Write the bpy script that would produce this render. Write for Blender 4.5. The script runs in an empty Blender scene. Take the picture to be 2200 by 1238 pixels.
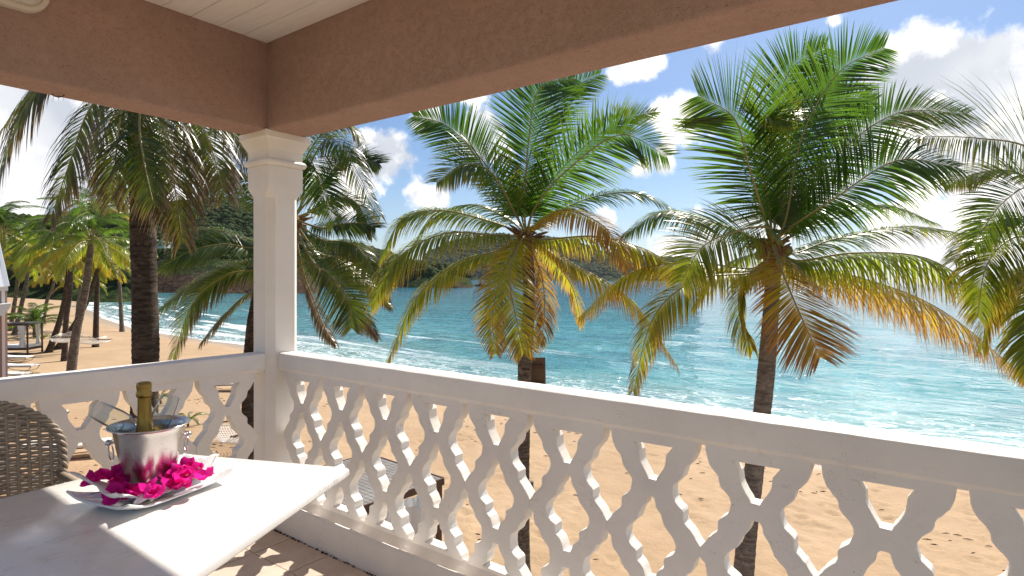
import bpy, bmesh, math, random
import numpy as np
from mathutils import Vector, Matrix, noise
R_ = math.radians
rnd = random.Random(7)
sc = bpy.context.scene
col = sc.collection

# ------------------------------------------------------------ camera
FX = 1271.37; CH = 1.45
yaw, pit, rol = R_(36.625), R_(-0.9496), R_(0.3541)
f0 = Vector((math.cos(yaw), math.sin(yaw), 0)); r0 = Vector((math.sin(yaw), -math.cos(yaw), 0)); u0 = Vector((0, 0, 1))
FW = f0 * math.cos(pit) + u0 * math.sin(pit); U_ = u0 * math.cos(pit) - f0 * math.sin(pit)
RT = r0 * math.cos(rol) + U_ * math.sin(rol); UP = U_ * math.cos(rol) - r0 * math.sin(rol)
CAM = Vector((0, 0, CH))
cd = bpy.data.cameras.new('camera'); cam = bpy.data.objects.new('camera', cd); col.objects.link(cam)
cd.sensor_width = 36; cd.lens = 36 * FX / 2200; cd.clip_start = 0.05; cd.clip_end = 60000
cam.matrix_world = Matrix(((RT.x, UP.x, -FW.x, 0), (RT.y, UP.y, -FW.y, 0), (RT.z, UP.z, -FW.z, CH), (0, 0, 0, 1)))
sc.camera = cam
def ray(px, py): return FW + RT * ((px - 1100) / FX) - UP * ((py - 619) / FX)
def P(px, py, d): return CAM + ray(px, py) * d
def onz(px, py, z):
    v = ray(px, py); return CAM + v * ((z - CH) / v.z)
def LD(lat, dep):                       # lateral / depth on the ground -> world xy
    return (f0.x * dep + r0.x * lat, f0.y * dep + r0.y * lat)

# ------------------------------------------------------------ light
SUN_EL = R_(44.9); SUN_AZ = math.atan2(.13, 1)          # azimuth from +X towards +Y
sd = Vector((math.cos(SUN_EL) * math.cos(SUN_AZ), math.cos(SUN_EL) * math.sin(SUN_AZ), math.sin(SUN_EL)))
sl = bpy.data.lights.new('sun', 'SUN'); sl.energy = 3.5; sl.angle = R_(0.53); sl.color = (1, .945, .85)
so = bpy.data.objects.new('sun', sl); col.objects.link(so); so.rotation_euler = sd.to_track_quat('Z', 'Y').to_euler()
sc.view_settings.view_transform = 'Standard'; sc.view_settings.look = 'None'
sc.view_settings.exposure = 1.12; sc.view_settings.gamma = 1; sc.view_settings.use_curve_mapping = False
sc.cycles.max_bounces = 10; sc.cycles.diffuse_bounces = 5; sc.cycles.glossy_bounces = 4; sc.cycles.transmission_bounces = 8
sc.cycles.transparent_max_bounces = 8; sc.cycles.caustics_reflective = False; sc.cycles.caustics_refractive = False
sc.cycles.sample_clamp_indirect = 6

# node helpers
class NT:
    def __init__(s, tree): s.t = tree; s.n = tree.nodes; s.l = tree.links
    def add(s, typ, **kw):
        n = s.n.new(typ)
        for k, v in kw.items():
            if k.startswith('i_'):
                key = k[2:]; key = int(key) if key.isdigit() else key.replace('_', ' ')
                s.set(n, key, v)
            else: setattr(n, k, v)
        return n
    def set(s, n, key, v):
        if isinstance(v, bpy.types.NodeSocket): s.l.new(v, n.inputs[key])
        else: n.inputs[key].default_value = v
    def math(s, op, a, b=0.0, c=None, clamp=False):
        n = s.n.new('ShaderNodeMath'); n.operation = op; n.use_clamp = clamp
        s.set(n, 0, a); s.set(n, 1, b)
        if c is not None: s.set(n, 2, c)
        return n.outputs[0]
    def vmath(s, op, a, b=None, scale=None):
        n = s.n.new('ShaderNodeVectorMath'); n.operation = op
        s.set(n, 0, a)
        if b is not None: s.set(n, 1, b)
        if scale is not None: s.set(n, 3, scale)
        return n.outputs['Value'] if op in ('DOT_PRODUCT', 'LENGTH') else n.outputs[0]
    def noise(s, vec, scale, detail=4, rough=.55, dist=0.0, dim='3D'):
        n = s.n.new('ShaderNodeTexNoise'); n.noise_dimensions = dim
        if vec is not None: s.l.new(vec, n.inputs['Vector'])
        n.inputs['Scale'].default_value = scale; n.inputs['Detail'].default_value = detail
        n.inputs['Roughness'].default_value = rough; n.inputs['Distortion'].default_value = dist
        return n.outputs[0]
    def mr(s, v, a, b, c=0.0, d=1.0, smooth=True):
        n = s.n.new('ShaderNodeMapRange'); n.interpolation_type = 'SMOOTHSTEP' if smooth else 'LINEAR'
        s.set(n, 0, v)
        for i, q in enumerate((a, b, c, d)): s.set(n, i + 1, q)
        return n.outputs[0]
    def mix(s, f, a, b):
        n = s.n.new('ShaderNodeMix'); n.data_type = 'RGBA'
        s.set(n, 0, f)
        for k, v in ((6, a), (7, b)):
            if isinstance(v, tuple) and len(v) == 3: v = (*v, 1)
            s.set(n, k, v)
        return n.outputs[2]
    def ramp(s, f, stops):
        n = s.n.new('ShaderNodeValToRGB'); s.set(n, 0, f)
        e = n.color_ramp.elements
        while len(e) > 1: e.remove(e[-1])
        e[0].position = stops[0][0]; e[0].color = (*stops[0][1], 1)
        for p, c in stops[1:]:
            q = e.new(p); q.color = (*c, 1)
        return n.outputs[0]
    def attr(s, name, out='Fac'):
        n = s.n.new('ShaderNodeAttribute'); n.attribute_name = name; return n.outputs[out]
    def bump(s, h, strength, dist=.01, normal=None):
        n = s.n.new('ShaderNodeBump'); s.set(n, 'Strength', strength); n.inputs['Distance'].default_value = dist
        s.set(n, 'Height', h)
        if normal is not None: s.l.new(normal, n.inputs['Normal'])
        return n.outputs[0]
    def scalev(s, vec, sc3):
        n = s.n.new('ShaderNodeMapping'); s.l.new(vec, n.inputs[0]); n.inputs['Scale'].default_value = sc3; return n.outputs[0]

def material(name, base=(.5, .5, .5), rough=.6, spec=.5, metal=0.0):
    m = bpy.data.materials.new(name); m.use_nodes = True
    t = NT(m.node_tree); b = t.n['Principled BSDF']
    b.inputs['Base Color'].default_value = (*base, 1); b.inputs['Roughness'].default_value = rough
    b.inputs['Specular IOR Level'].default_value = spec; b.inputs['Metallic'].default_value = metal
    t.b = b; t.m = m; t.out = t.n['Material Output']
    t.co = t.n.new('ShaderNodeTexCoord').outputs['Object']
    t.pos = t.n.new('ShaderNodeNewGeometry').outputs['Position']
    t.rand = t.n.new('ShaderNodeObjectInfo').outputs['Random']
    return t

# ------------------------------------------------------------ sky
w = bpy.data.worlds.new('World'); sc.world = w; w.use_nodes = True
t = NT(w.node_tree)
bg = t.n['Background']
sky = t.add('ShaderNodeTexSky', sky_type='NISHITA', sun_disc=False, sun_elevation=SUN_EL, sun_rotation=math.pi / 2 - SUN_AZ, air_density=1.0, dust_density=0.6, ozone_density=1.6)
dirv = t.vmath('NORMALIZE', t.n.new('ShaderNodeTexCoord').outputs['Generated'])
fb = t.noise(dirv, 9, 8, .58); fb2 = t.noise(dirv, 26, 6, .6)
fbm = t.math('ADD', t.math('MULTIPLY', t.math('SUBTRACT', fb, .5), .95), t.math('MULTIPLY', t.math('SUBTRACT', fb2, .5), .4))
blobs = [(1985, 150, 120), (2080, 230, 150), (2180, 170, 120), (1900, 230, 85), (2230, 330, 190), (1990, 330, 110), (1860, 300, 70), (2150, 480, 130), (1960, 500, 90), (2300, 500, 150),
         (1470, 250, 68), (1425, 232, 40), (1040, 300, 62), (1075, 330, 45), (815, 335, 72), (775, 370, 65), (860, 345, 38), (725, 400, 70),
         (895, 415, 42), (935, 425, 42), (1385, 135, 48), (1330, 150, 34), (1785, 40, 32), (1375, 375, 24), (1435, 360, 22), (1440, 312, 20), (915, 250, 40),
         (1500, 450, 30), (1440, 535, 34), (1295, 470, 34), (1520, 535, 60), (120, 330, 170), (300, 400, 140), (-60, 420, 190), (430, 330, 90), (40, 230, 90), (470, 250, 60)]
best = None
for (x, y, r) in blobs:
    d = ray(x, y).normalized(); ang = math.atan(r / FX) * (1 / (1 + ((x - 1100) / FX) ** 2)) ** .5
    a = t.math('ARCCOSINE', t.vmath('DOT_PRODUCT', dirv, tuple(d)))
    q = t.math('SUBTRACT', 1.0, t.math('DIVIDE', a, ang))
    q = t.math('MULTIPLY', q, min(1.3, r / 85) if r < 85 else 1.0)
    best = q if best is None else t.math('MAXIMUM', best, q)
gen = t.math('SUBTRACT', t.math('MULTIPLY', t.noise(dirv, 3.1, 3, .5), 3.4), 1.92)       # scattered cumulus all over the sky
best = t.math('MAXIMUM', best, gen)
dens = t.math('ADD', best, t.math('MULTIPLY', fbm, 1.5))
cl = t.mr(dens, 0.02, 0.30)
# thin high veil near horizon
sep = t.n.new('ShaderNodeSeparateXYZ'); t.l.new(dirv, sep.inputs[0])
hz = t.mr(sep.outputs[2], 0.0, 0.20, 0.42, 0.0)
hz = t.math('MULTIPLY', hz, t.mr(t.noise(t.scalev(dirv, (1, 1, 5)), 2.5, 4, .5), .25, .7, .5, 1.0))
off = t.vmath('ADD', dirv, (0.018, 0.004, 0.03))
sh1 = t.noise(off, 9, 6, .55)
shade = t.mr(t.math('ADD', t.math('SUBTRACT', sh1, fb), t.math('MULTIPLY', dens, .17)), -.08, .13)
shade = t.math('MULTIPLY', shade, t.mr(t.noise(dirv, 4.5, 3, .5), .35, .60, .40, 1.0))
ccol = t.mix(shade, (9.6, 9.2, 8.7), (3.7, 3.95, 4.4))
lum = t.mr(t.vmath('DOT_PRODUCT', dirv, tuple(sd)), .1, .75, .94, 1.0)
cm_ = t.n.new('ShaderNodeVectorMath'); cm_.operation = 'SCALE'; t.l.new(ccol, cm_.inputs[0]); t.l.new(lum, cm_.inputs['Scale']); ccol = cm_.outputs[0]
skyc = t.n.new('ShaderNodeMix'); skyc.data_type = 'RGBA'; skyc.blend_type = 'MULTIPLY'; skyc.inputs[0].default_value = 1
t.l.new(sky.outputs[0], skyc.inputs[6]); skyc.inputs[7].default_value = (.42, .50, .60, 1)
c1 = t.mix(hz, skyc.outputs[2], (4.2, 4.8, 5.4))
c2 = t.mix(cl, c1, ccol)
t.l.new(c2, bg.inputs[0]); bg.inputs[1].default_value = 0.085

# ------------------------------------------------------------ mesh helpers
def link(name, me, mat=None, parent=None, smooth=False):
    o = bpy.data.objects.new(name, me); col.objects.link(o)
    if mat is not None and not me.materials: me.materials.append(mat)
    if parent: o.parent = parent
    if smooth: me.polygons.foreach_set('use_smooth', [True] * len(me.polygons))
    return o
def tag(o, label=None, cat=None, group=None, kind=None):
    if label: o['label'] = label
    if cat: o['category'] = cat
    if group: o['group'] = group
    if kind: o['kind'] = kind
    return o
def empty(name, loc=(0, 0, 0), rz=0):
    o = bpy.data.objects.new(name, None); col.objects.link(o); o.location = loc; o.rotation_euler[2] = rz
    o.empty_display_size = .1
    return o
def copy_tree(o, parent=None):
    c = o.copy(); col.objects.link(c)
    if parent: c.parent = parent
    for ch in o.children: copy_tree(ch, c)
    return c
class MB:
    def __init__(s): s.v = []; s.f = []; s.a = []
    def add(s, vs, fs, a=None):
        n = len(s.v); s.v += [tuple(p) for p in vs]; s.f += [tuple(i + n for i in f) for f in fs]
        s.a += (a if isinstance(a, list) else [a or 0.0] * len(vs)); return s
    def box(s, lo, hi, M=None):
        x0, y0, z0 = lo; x1, y1, z1 = hi
        vs = [Vector(p) for p in ((x0, y0, z0), (x1, y0, z0), (x1, y1, z0), (x0, y1, z0), (x0, y0, z1), (x1, y0, z1), (x1, y1, z1), (x0, y1, z1))]
        if M: vs = [M @ p for p in vs]
        return s.add(vs, [(3, 2, 1, 0), (4, 5, 6, 7), (0, 1, 5, 4), (1, 2, 6, 5), (2, 3, 7, 6), (3, 0, 4, 7)])
    def tube(s, pts, rad, n=8, cap=True, a=None):
        pts = [Vector(p) for p in pts]; m = len(pts); base = len(s.v)
        T = [(pts[min(i + 1, m - 1)] - pts[max(i - 1, 0)]).normalized() for i in range(m)]
        up = Vector((0, 0, 1)) if abs(T[0].z) < .9 else Vector((1, 0, 0))
        X = T[0].cross(up).normalized()
        vs = []; at = []
        for i, p in enumerate(pts):
            X = (X - T[i] * X.dot(T[i])).normalized(); Y = T[i].cross(X)
            r = rad[i] if hasattr(rad, '__len__') else rad
            for k in range(n):
                q = 2 * math.pi * k / n
                vs.append(p + (X * math.cos(q) + Y * math.sin(q)) * r); at.append(a[i] if a else 0.0)
        fs = [(i * n + k, i * n + (k + 1) % n, (i + 1) * n + (k + 1) % n, (i + 1) * n + k) for i in range(m - 1) for k in range(n)]
        if cap: fs += [tuple(range(n - 1, -1, -1)), tuple((m - 1) * n + k for k in range(n))]
        return s.add(vs, fs, at)
    def lathe(s, prof, n=32, c=(0, 0, 0), M=None):
        vs = []
        for (r, z) in prof:
            for k in range(n):
                q = 2 * math.pi * k / n; p = Vector((c[0] + r * math.cos(q), c[1] + r * math.sin(q), c[2] + z))
                vs.append(M @ p if M else p)
        m = len(prof)
        fs = [(i * n + k, i * n + (k + 1) % n, (i + 1) * n + (k + 1) % n, (i + 1) * n + k) for i in range(m - 1) for k in range(n)]
        return s.add(vs, fs)
    def sweep(s, prof, axis, a0, a1):   # closed profile of (d, z) extruded along axis: 'Y' -> d is x ; 'X' -> d is y
        n = len(prof); vs = []
        for a in (a0, a1):
            for d, z in prof: vs.append((d, a, z) if axis == 'Y' else (a, d, z))
        fs = [(k, (k + 1) % n, n + (k + 1) % n, n + k) for k in range(n)] + [tuple(range(n - 1, -1, -1)), tuple(range(n, 2 * n))]
        return s.add(vs, fs)
    def mesh(s, name, attr=None):
        me = bpy.data.meshes.new(name); me.from_pydata(s.v, [], s.f); me.update()
        if attr:
            at = me.attributes.new(attr, 'FLOAT', 'POINT'); at.data.foreach_set('value', s.a)
        return me
    def build(s, name, mat, parent=None, smooth=False, attr=None, fix=True, bevel=0):
        me = s.mesh(name, attr)
        if fix or bevel:
            bm = bmesh.new(); bm.from_mesh(me)
            bmesh.ops.recalc_face_normals(bm, faces=bm.faces)
            if bevel:
                bmesh.ops.bevel(bm, geom=[e for e in bm.edges if e.calc_face_angle(0) > .5], offset=bevel, segments=2, affect='EDGES', profile=.6)
            bm.to_mesh(me); bm.free()
        return link(name, me, mat, parent, smooth)
def sharp_smooth(o, ang=40):
    me = o.data; me.polygons.foreach_set('use_smooth', [True] * len(me.polygons))
    me.set_sharp_from_angle(angle=R_(ang)); return o
def grid_mesh(name, X, Y, Z, attrs=None):
    ny, nx = X.shape
    v = np.stack([X.ravel(), Y.ravel(), Z.ravel()], 1).astype(np.float32)
    idx = np.arange(nx * ny).reshape(ny, nx)
    q = np.stack([idx[:-1, :-1], idx[:-1, 1:], idx[1:, 1:], idx[1:, :-1]], -1).reshape(-1, 4)
    me = bpy.data.meshes.new(name); me.vertices.add(len(v)); me.vertices.foreach_set('co', v.ravel())
    me.loops.add(q.size); me.loops.foreach_set('vertex_index', q.ravel().astype(np.int32))
    me.polygons.add(len(q)); me.polygons.foreach_set('loop_start', np.arange(0, q.size, 4, dtype=np.int32)); me.polygons.foreach_set('loop_total', np.full(len(q), 4, np.int32))
    me.update(calc_edges=True); me.validate()
    for k, a in (attrs or {}).items():
        at = me.attributes.new(k, 'FLOAT', 'POINT'); at.data.foreach_set('value', a.ravel().astype(np.float32))
    me.polygons.foreach_set('use_smooth', [True] * len(me.polygons))
    return me
def vnoise(X, Y, scale, seed=0, octv=4):           # vectorised value noise
    out = np.zeros_like(X, dtype=float); amp = 1; tot = 0
    for o in range(octv):
        x = X / scale * 2 ** o + seed * 17.13 + 1000; y = Y / scale * 2 ** o + seed * 7.7 + 1000
        xi = np.floor(x).astype(np.int64); yi = np.floor(y).astype(np.int64); fx = x - xi; fy = y - yi
        fx = fx * fx * (3 - 2 * fx); fy = fy * fy * (3 - 2 * fy)
        def h(a, b):
            n = (a * 374761393 + b * 668265263 + seed * 144665) & 0xffffffff
            n = ((n ^ (n >> 13)) * 1274126177) & 0xffffffff
            return ((n ^ (n >> 16)) & 0xffff) / 65535.0
        out += amp * ((h(xi, yi) * (1 - fx) + h(xi + 1, yi) * fx) * (1 - fy) + (h(xi, yi + 1) * (1 - fx) + h(xi + 1, yi + 1) * fx) * fy)
        tot += amp; amp *= .5
    return out / tot

# ------------------------------------------------------------ materials
def mat_white(name, base=(.84, .79, .73), bump=.25, sc_=60, wear=True):
    t = material(name, base, .55, .35)
    n1 = t.noise(t.pos, 3, 4); n2 = t.noise(t.pos, sc_, 5, .6)
    v = t.mix(t.mr(n1, .35, .75), base, tuple(c * .90 for c in base))
    if wear:
        chips = t.mr(t.noise(t.scalev(t.pos, (1, 1, 2.2)), 22, 6, .7), .71, .76)
        v = t.mix(t.math('MULTIPLY', chips, .55), v, (.42, .34, .27))
        hair = t.math('MULTIPLY', t.mr(t.math('ABSOLUTE', t.math('SUBTRACT', t.noise(t.scalev(t.pos, (1, 1, 2)), 2.2, 5, .6, 1.2), .5)), 0, .0022, 1, 0), t.mr(t.noise(t.pos, 1.7, 2), .52, .6))
        v = t.mix(t.math('MULTIPLY', hair, .6), v, (.35, .27, .2)); v = t.mix(t.mr(t.noise(t.pos, 9, 5, .7), .55, .8, 0, .4), v, (.66, .58, .49))
    t.l.new(v, t.b.inputs['Base Color'])
    t.l.new(t.bump(t.math('ADD', t.math('MULTIPLY', n2, .5), t.noise(t.pos, sc_ * .25, 3)), bump, .006), t.b.inputs['Normal'])
    return t.m
M = {}
M['white'] = mat_white('white_painted_concrete')
M['lattice'] = mat_white('white_painted_lattice', (.84, .79, .73), .45, 45)
M['column'] = mat_white('white_painted_column', (.82, .77, .715), .12, 30, False)
# ceiling boards
t = material('cream_painted_board', (.74, .66, .57), .6, .3)
g = t.noise(t.scalev(t.pos, (14, .9, 14)), 6, 5)
t.l.new(t.mix(t.mr(g, .4, .8), (.84, .80, .76), (.77, .72, .67)), t.b.inputs['Base Color'])
t.l.new(t.bump(g, .15, .003), t.b.inputs['Normal']); M['board'] = t.m
# stucco with worm tracks
t = material('salmon_stucco', (.36, .19, .13), .85, .2)
warp = t.noise(t.pos, 5, 3, .5)
wv = t.n.new('ShaderNodeTexNoise'); wv.inputs['Scale'].default_value = 34; wv.inputs['Detail'].default_value = 2
wv.inputs['Distortion'].default_value = 2.6; t.l.new(t.scalev(t.pos, (1, 1, 1.5)), wv.inputs['Vector'])
tr = t.mr(t.math('ABSOLUTE', t.math('SUBTRACT', wv.outputs[0], .5)), 0.0, .018, 1, 0)
brk = t.mr(t.noise(t.pos, 30, 3), .42, .50)
tr = t.math('MULTIPLY', tr, brk)
tr2 = t.mr(t.math('ABSOLUTE', t.math('SUBTRACT', t.noise(t.scalev(t.pos, (1, 1, 2.4)), 46, 2, .5, 1.6), .47)), 0.0, .018, 1, 0)
tr = t.math('MAXIMUM', tr, t.math('MULTIPLY', t.math('MULTIPLY', tr2, t.mr(t.noise(t.pos, 17, 3), .40, .50)), .8))
base = t.mix(t.mr(t.noise(t.pos, 2.2, 4), .3, .7), (.41, .28, .238), (.375, .255, .213))
t.l.new(t.mix(t.math('MULTIPLY', tr, .75), base, (.12, .05, .03)), t.b.inputs['Base Color'])
hh = t.math('SUBTRACT', t.math('MULTIPLY', t.noise(t.pos, 70, 4, .7), .5), t.math('MULTIPLY', tr, .8))
t.l.new(t.bump(hh, .42, .006), t.b.inputs['Normal']); M['stucco'] = t.m
# tiles
t = material('terracotta_floor_tile', (.55, .42, .33), .45, .4)
n = t.noise(t.pos, 9, 6, .65)
c = t.mix(t.mr(n, .3, .7), (.64, .52, .42), (.54, .42, .33))
c = t.mix(t.math('MULTIPLY', t.rand, .3), c, (.66, .55, .46))
c = t.mix(t.math('MULTIPLY', t.mr(t.noise(t.pos, 60, 4, .7), .58, .68), .5), c, (.40, .29, .21))
t.l.new(c, t.b.inputs['Base Color']); t.l.new(t.bump(t.noise(t.pos, 45, 4), .2, .002), t.b.inputs['Normal']); M['tile'] = t.m
t = material('dark_grout', (.20, .14, .10), .9, .1)
t.l.new(t.mix(t.noise(t.pos, 40, 4), (.13, .09, .065), (.05, .035, .025)), t.b.inputs['Base Color']); M['grout'] = t.m
# table marble
t = material('veined_white_stone', (.86, .85, .83), .12, .5)
wvec = t.scalev(t.co, (1, 1, 1))
nz = t.noise(t.scalev(t.co, (2.2, 7.5, 1)), 4.2, 6, .6, .9)
ve = t.mr(t.math('ABSOLUTE', t.math('SUBTRACT', nz, .5)), 0, .05, 1, 0)
ve = t.math('MULTIPLY', ve, t.mr(t.noise(t.co, 5, 3), .45, .68))
t.l.new(t.mix(t.math('MULTIPLY', ve, .6), t.mix(t.noise(t.co, 3, 3), (.82, .79, .75), (.74, .71, .67)), (.50, .45, .40)), t.b.inputs['Base Color'])
t.l.new(t.mr(t.noise(t.co, 18, 5), .3, .7, .10, .2), t.b.inputs['Roughness']); M['stone'] = t.m
# wicker
t = material('grey_brown_wicker', (.34, .27, .20), .5, .4)
t.l.new(t.mix(t.noise(t.scalev(t.co, (8, 8, 60)), 5, 4), (.40, .335, .26), (.24, .185, .13)), t.b.inputs['Base Color'])
t.l.new(t.bump(t.noise(t.scalev(t.co, (12, 12, 200)), 5, 3), .3, .001), t.b.inputs['Normal']); M['wicker'] = t.m
# steel
t = material('brushed_steel', (.60, .57, .55), .22, .5, 1.0)
vor = t.n.new('ShaderNodeTexVoronoi'); vor.inputs['Scale'].default_value = 150; t.l.new(t.co, vor.inputs['Vector'])
thr = t.mr(t.noise(t.co, 60, 2), .54, .62, 0, .28)
drop = t.mr(vor.outputs['Distance'], thr, 0.0, 0, 1)
sepz = t.n.new('ShaderNodeSeparateXYZ'); t.l.new(t.co, sepz.inputs[0])
t.l.new(t.bump(drop, .3, .0015, t.bump(t.noise(t.scalev(t.co, (3, 3, 60)), 14, 2), .02, .001)), t.b.inputs['Normal'])
t.l.new(t.mr(t.noise(t.co, 12, 3), .35, .65, .22, .32), t.b.inputs['Roughness']); M['steel'] = t.m
t = material('gold_foil', (.62, .43, .12), .30, .5, 1.0)
t.l.new(t.bump(t.noise(t.scalev(t.co, (1, 1, .35)), 90, 4, .6), .9, .004), t.b.inputs['Normal'])
t.l.new(t.mix(t.noise(t.co, 40, 3), (.40, .27, .08), (.26, .16, .04)), t.b.inputs['Base Color']); M['gold'] = t.m
t = material('clear_glass', (1, 1, 1), .0, .5)
tp = t.n.new('ShaderNodeBsdfTransparent'); tp.inputs[0].default_value = (.93, .95, .95, 1); gl = t.n.new('ShaderNodeBsdfGlossy'); gl.inputs['Roughness'].default_value = .02; gl.inputs['Color'].default_value = (.9, .9, .9, 1)
lw = t.n.new('ShaderNodeLayerWeight'); lw.inputs[0].default_value = .12; mx = t.n.new('ShaderNodeMixShader'); t.l.new(t.mr(lw.outputs['Fresnel'], 0, 1, .02, .85, False), mx.inputs[0]); t.l.new(tp.outputs[0], mx.inputs[1]); t.l.new(gl.outputs[0], mx.inputs[2]); t.l.new(mx.outputs[0], t.out.inputs[0]); M['glass'] = t.m
t = material('dark_bottle_glass', (.01, .03, .012), .05, .5); M['bottle'] = t.m
t = material('ice_water', (.05, .075, .11), .03, .6); t.l.new(t.bump(t.noise(t.pos, 40, 3), .8, .01), t.b.inputs['Normal']); M['ice'] = t.m
t = material('glazed_porcelain', (.80, .82, .82), .08, .5); t.l.new(t.mix(t.noise(t.pos, 20), (.82, .83, .83), (.76, .79, .79)), t.b.inputs['Base Color']); M['porcelain'] = t.m
def fabric(name, c):
    t = material(name, c, .85, .2); t.b.inputs['Sheen Weight'].default_value = .2
    t.l.new(t.bump(t.noise(t.pos, 25, 4), .25, .01), t.b.inputs['Normal'])
    t.l.new(t.mix(t.noise(t.pos, 8, 4), c, tuple(q * .9 for q in c)), t.b.inputs['Base Color']); return t.m
M['napkin'] = fabric('white_napkin', (.82, .82, .84)); M['cushion'] = fabric('white_cushion', (.80, .78, .74)); M['curtain'] = fabric('white_curtain', (.82, .80, .77))
M['rope'] = fabric('white_rope', (.78, .76, .72))
# thin translucent stuff
def thin(name, colnode, trans_scale, rough, mixf=.45, spec=.4):
    t = material(name, (.5, .5, .5), rough, spec)
    c = colnode(t); t.l.new(c, t.b.inputs['Base Color'])
    tr = t.n.new('ShaderNodeBsdfTranslucent')
    cm = t.n.new('ShaderNodeMix'); cm.data_type = 'RGBA'; cm.blend_type = 'MULTIPLY'; cm.inputs[0].default_value = 1; cm.clamp_result = False
    t.l.new(c, cm.inputs[6]); cm.inputs[7].default_value = (*trans_scale, 1); t.l.new(cm.outputs[2], tr.inputs[0])
    mx = t.n.new('ShaderNodeMixShader'); mx.inputs[0].default_value = mixf
    t.l.new(t.b.outputs[0], mx.inputs[1]); t.l.new(tr.outputs[0], mx.inputs[2]); t.l.new(mx.outputs[0], t.out.inputs[0])
    return t
def fcol(t):
    a = t.math('ADD', t.attr('age'), t.math('MULTIPLY', t.math('SUBTRACT', t.noise(t.pos, 3.0, 3), .5), .22))
    return t.ramp(a, [(0.0, (.022, .050, .010)), (.28, (.050, .095, .011)), (.46, (.115, .140, .014)), (.60, (.19, .17, .018)), (.72, (.23, .145, .022)), (.84, (.20, .095, .03)), (.94, (.13, .075, .045)), (1.0, (.28, .21, .15))])
M['frond'] = thin('palm_leaf', fcol, (2.8, 3.0, 1.6), .30, .5, .6).m
def fcol2(t):
    a = t.math('ADD', t.attr('age'), t.math('MULTIPLY', t.math('SUBTRACT', t.noise(t.pos, 3.0, 3), .5), .22))
    return t.ramp(a, [(0.0, (.022, .048, .010)), (.30, (.050, .085, .012)), (.48, (.10, .115, .018)), (.62, (.105, .075, .03)), (.78, (.085, .05, .032)), (1.0, (.16, .12, .09))])
M['frond_dry'] = thin('wind_dried_palm_leaf', fcol2, (2.6, 2.8, 1.6), .30, .44, .6).m
M['bract'] = thin('magenta_bract', lambda t: t.mix(t.noise(t.pos, 50, 3), (.72, .016, .30), (.52, .008, .24)), (1.7, 2.5, 1.7), .6, .4, .2).m
M['rachis'] = material('leaf_stalk', (.30, .23, .075), .45, .4).m
t = material('dry_fibre', (.20, .115, .06), .85, .2); t.l.new(t.mix(t.noise(t.pos, 25, 4), (.28, .16, .075), (.09, .05, .03)), t.b.inputs['Base Color']); t.l.new(t.bump(t.noise(t.scalev(t.pos, (1, 1, .2)), 60, 4), .8, .02), t.b.inputs['Normal']); M['fibre'] = t.m
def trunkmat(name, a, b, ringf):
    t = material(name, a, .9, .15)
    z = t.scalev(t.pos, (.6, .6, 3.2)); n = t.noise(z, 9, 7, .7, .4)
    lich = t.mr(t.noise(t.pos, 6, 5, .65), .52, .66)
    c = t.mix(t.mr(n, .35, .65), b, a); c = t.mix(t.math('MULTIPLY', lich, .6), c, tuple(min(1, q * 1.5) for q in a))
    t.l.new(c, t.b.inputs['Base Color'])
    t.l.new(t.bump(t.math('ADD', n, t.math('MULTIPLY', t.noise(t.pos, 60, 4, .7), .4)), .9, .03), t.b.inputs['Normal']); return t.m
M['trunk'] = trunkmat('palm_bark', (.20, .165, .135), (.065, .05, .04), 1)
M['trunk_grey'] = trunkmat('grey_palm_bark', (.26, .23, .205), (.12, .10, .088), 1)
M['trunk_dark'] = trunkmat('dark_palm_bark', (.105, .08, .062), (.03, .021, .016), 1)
t = material('weathered_wood', (.22, .20, .19), .7, .3)
g = t.noise(t.scalev(t.co, (1.2, 24, 24)), 3, 6)
t.l.new(t.mix(t.mr(g, .3, .7), (.30, .28, .27), (.12, .105, .095)), t.b.inputs['Base Color']); t.l.new(t.bump(g, .5, .004), t.b.inputs['Normal']); M['greywood'] = t.m
t = material('brown_wood', (.10, .05, .03), .6, .3); g = t.noise(t.scalev(t.pos, (3, 3, 12)), 4, 5)
t.l.new(t.mix(g, (.15, .085, .055), (.06, .03, .02)), t.b.inputs['Base Color']); M['brownwood'] = t.m
t = material('board_plywood', (.16, .10, .07), .8, .2); g = t.noise(t.scalev(t.pos, (4, 4, 14)), 3, 5)
t.l.new(t.mix(g, (.20, .135, .10), (.12, .075, .05)), t.b.inputs['Base Color']); M['plywood'] = t.m
M['darkmetal'] = material('dark_metal', (.10, .085, .07), .5, .4, .6).m
M['whitemetal'] = material('white_coated_metal', (.7, .7, .68), .4, .4).m

# ------------------------------------------------------------ ground : one sheet
ZW = CH - 6.0
shore = [(600, -480), (90, -44), (39, -1), (27, 9), (16, 18.5), (10.5, 20.5), (4.3, 27), (-5.5, 35), (-16.6, 46), (-23, 51.6), (-29.8, 56), (-43, 67), (-60, 86), (-80, 110), (-97, 134), (-128, 172), (-165, 215), (-1400, 330)]
SH = np.array([LD(a, b) for a, b in shore])
def shore_dist(X, Y):                     # >0 on land, <0 at sea ; and distance run along the shore
    best = np.full(X.shape, 1e9); sg = np.ones(X.shape); run = np.zeros(X.shape); acc = 0
    for i in range(len(SH) - 1):
        a, b = SH[i], SH[i + 1]; d = b - a; L2 = d @ d; L = math.sqrt(L2)
        tt = np.clip(((X - a[0]) * d[0] + (Y - a[1]) * d[1]) / L2, 0, 1)
        dx = X - a[0] - tt * d[0]; dy = Y - a[1] - tt * d[1]; dd = np.hypot(dx, dy)
        cr = d[0] * (Y - a[1]) - d[1] * (X - a[0])
        m = dd < best; best = np.where(m, dd, best); sg = np.where(m, np.sign(cr), sg); run = np.where(m, acc + tt * L, run)
        acc += L
    return best * sg, run
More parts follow.
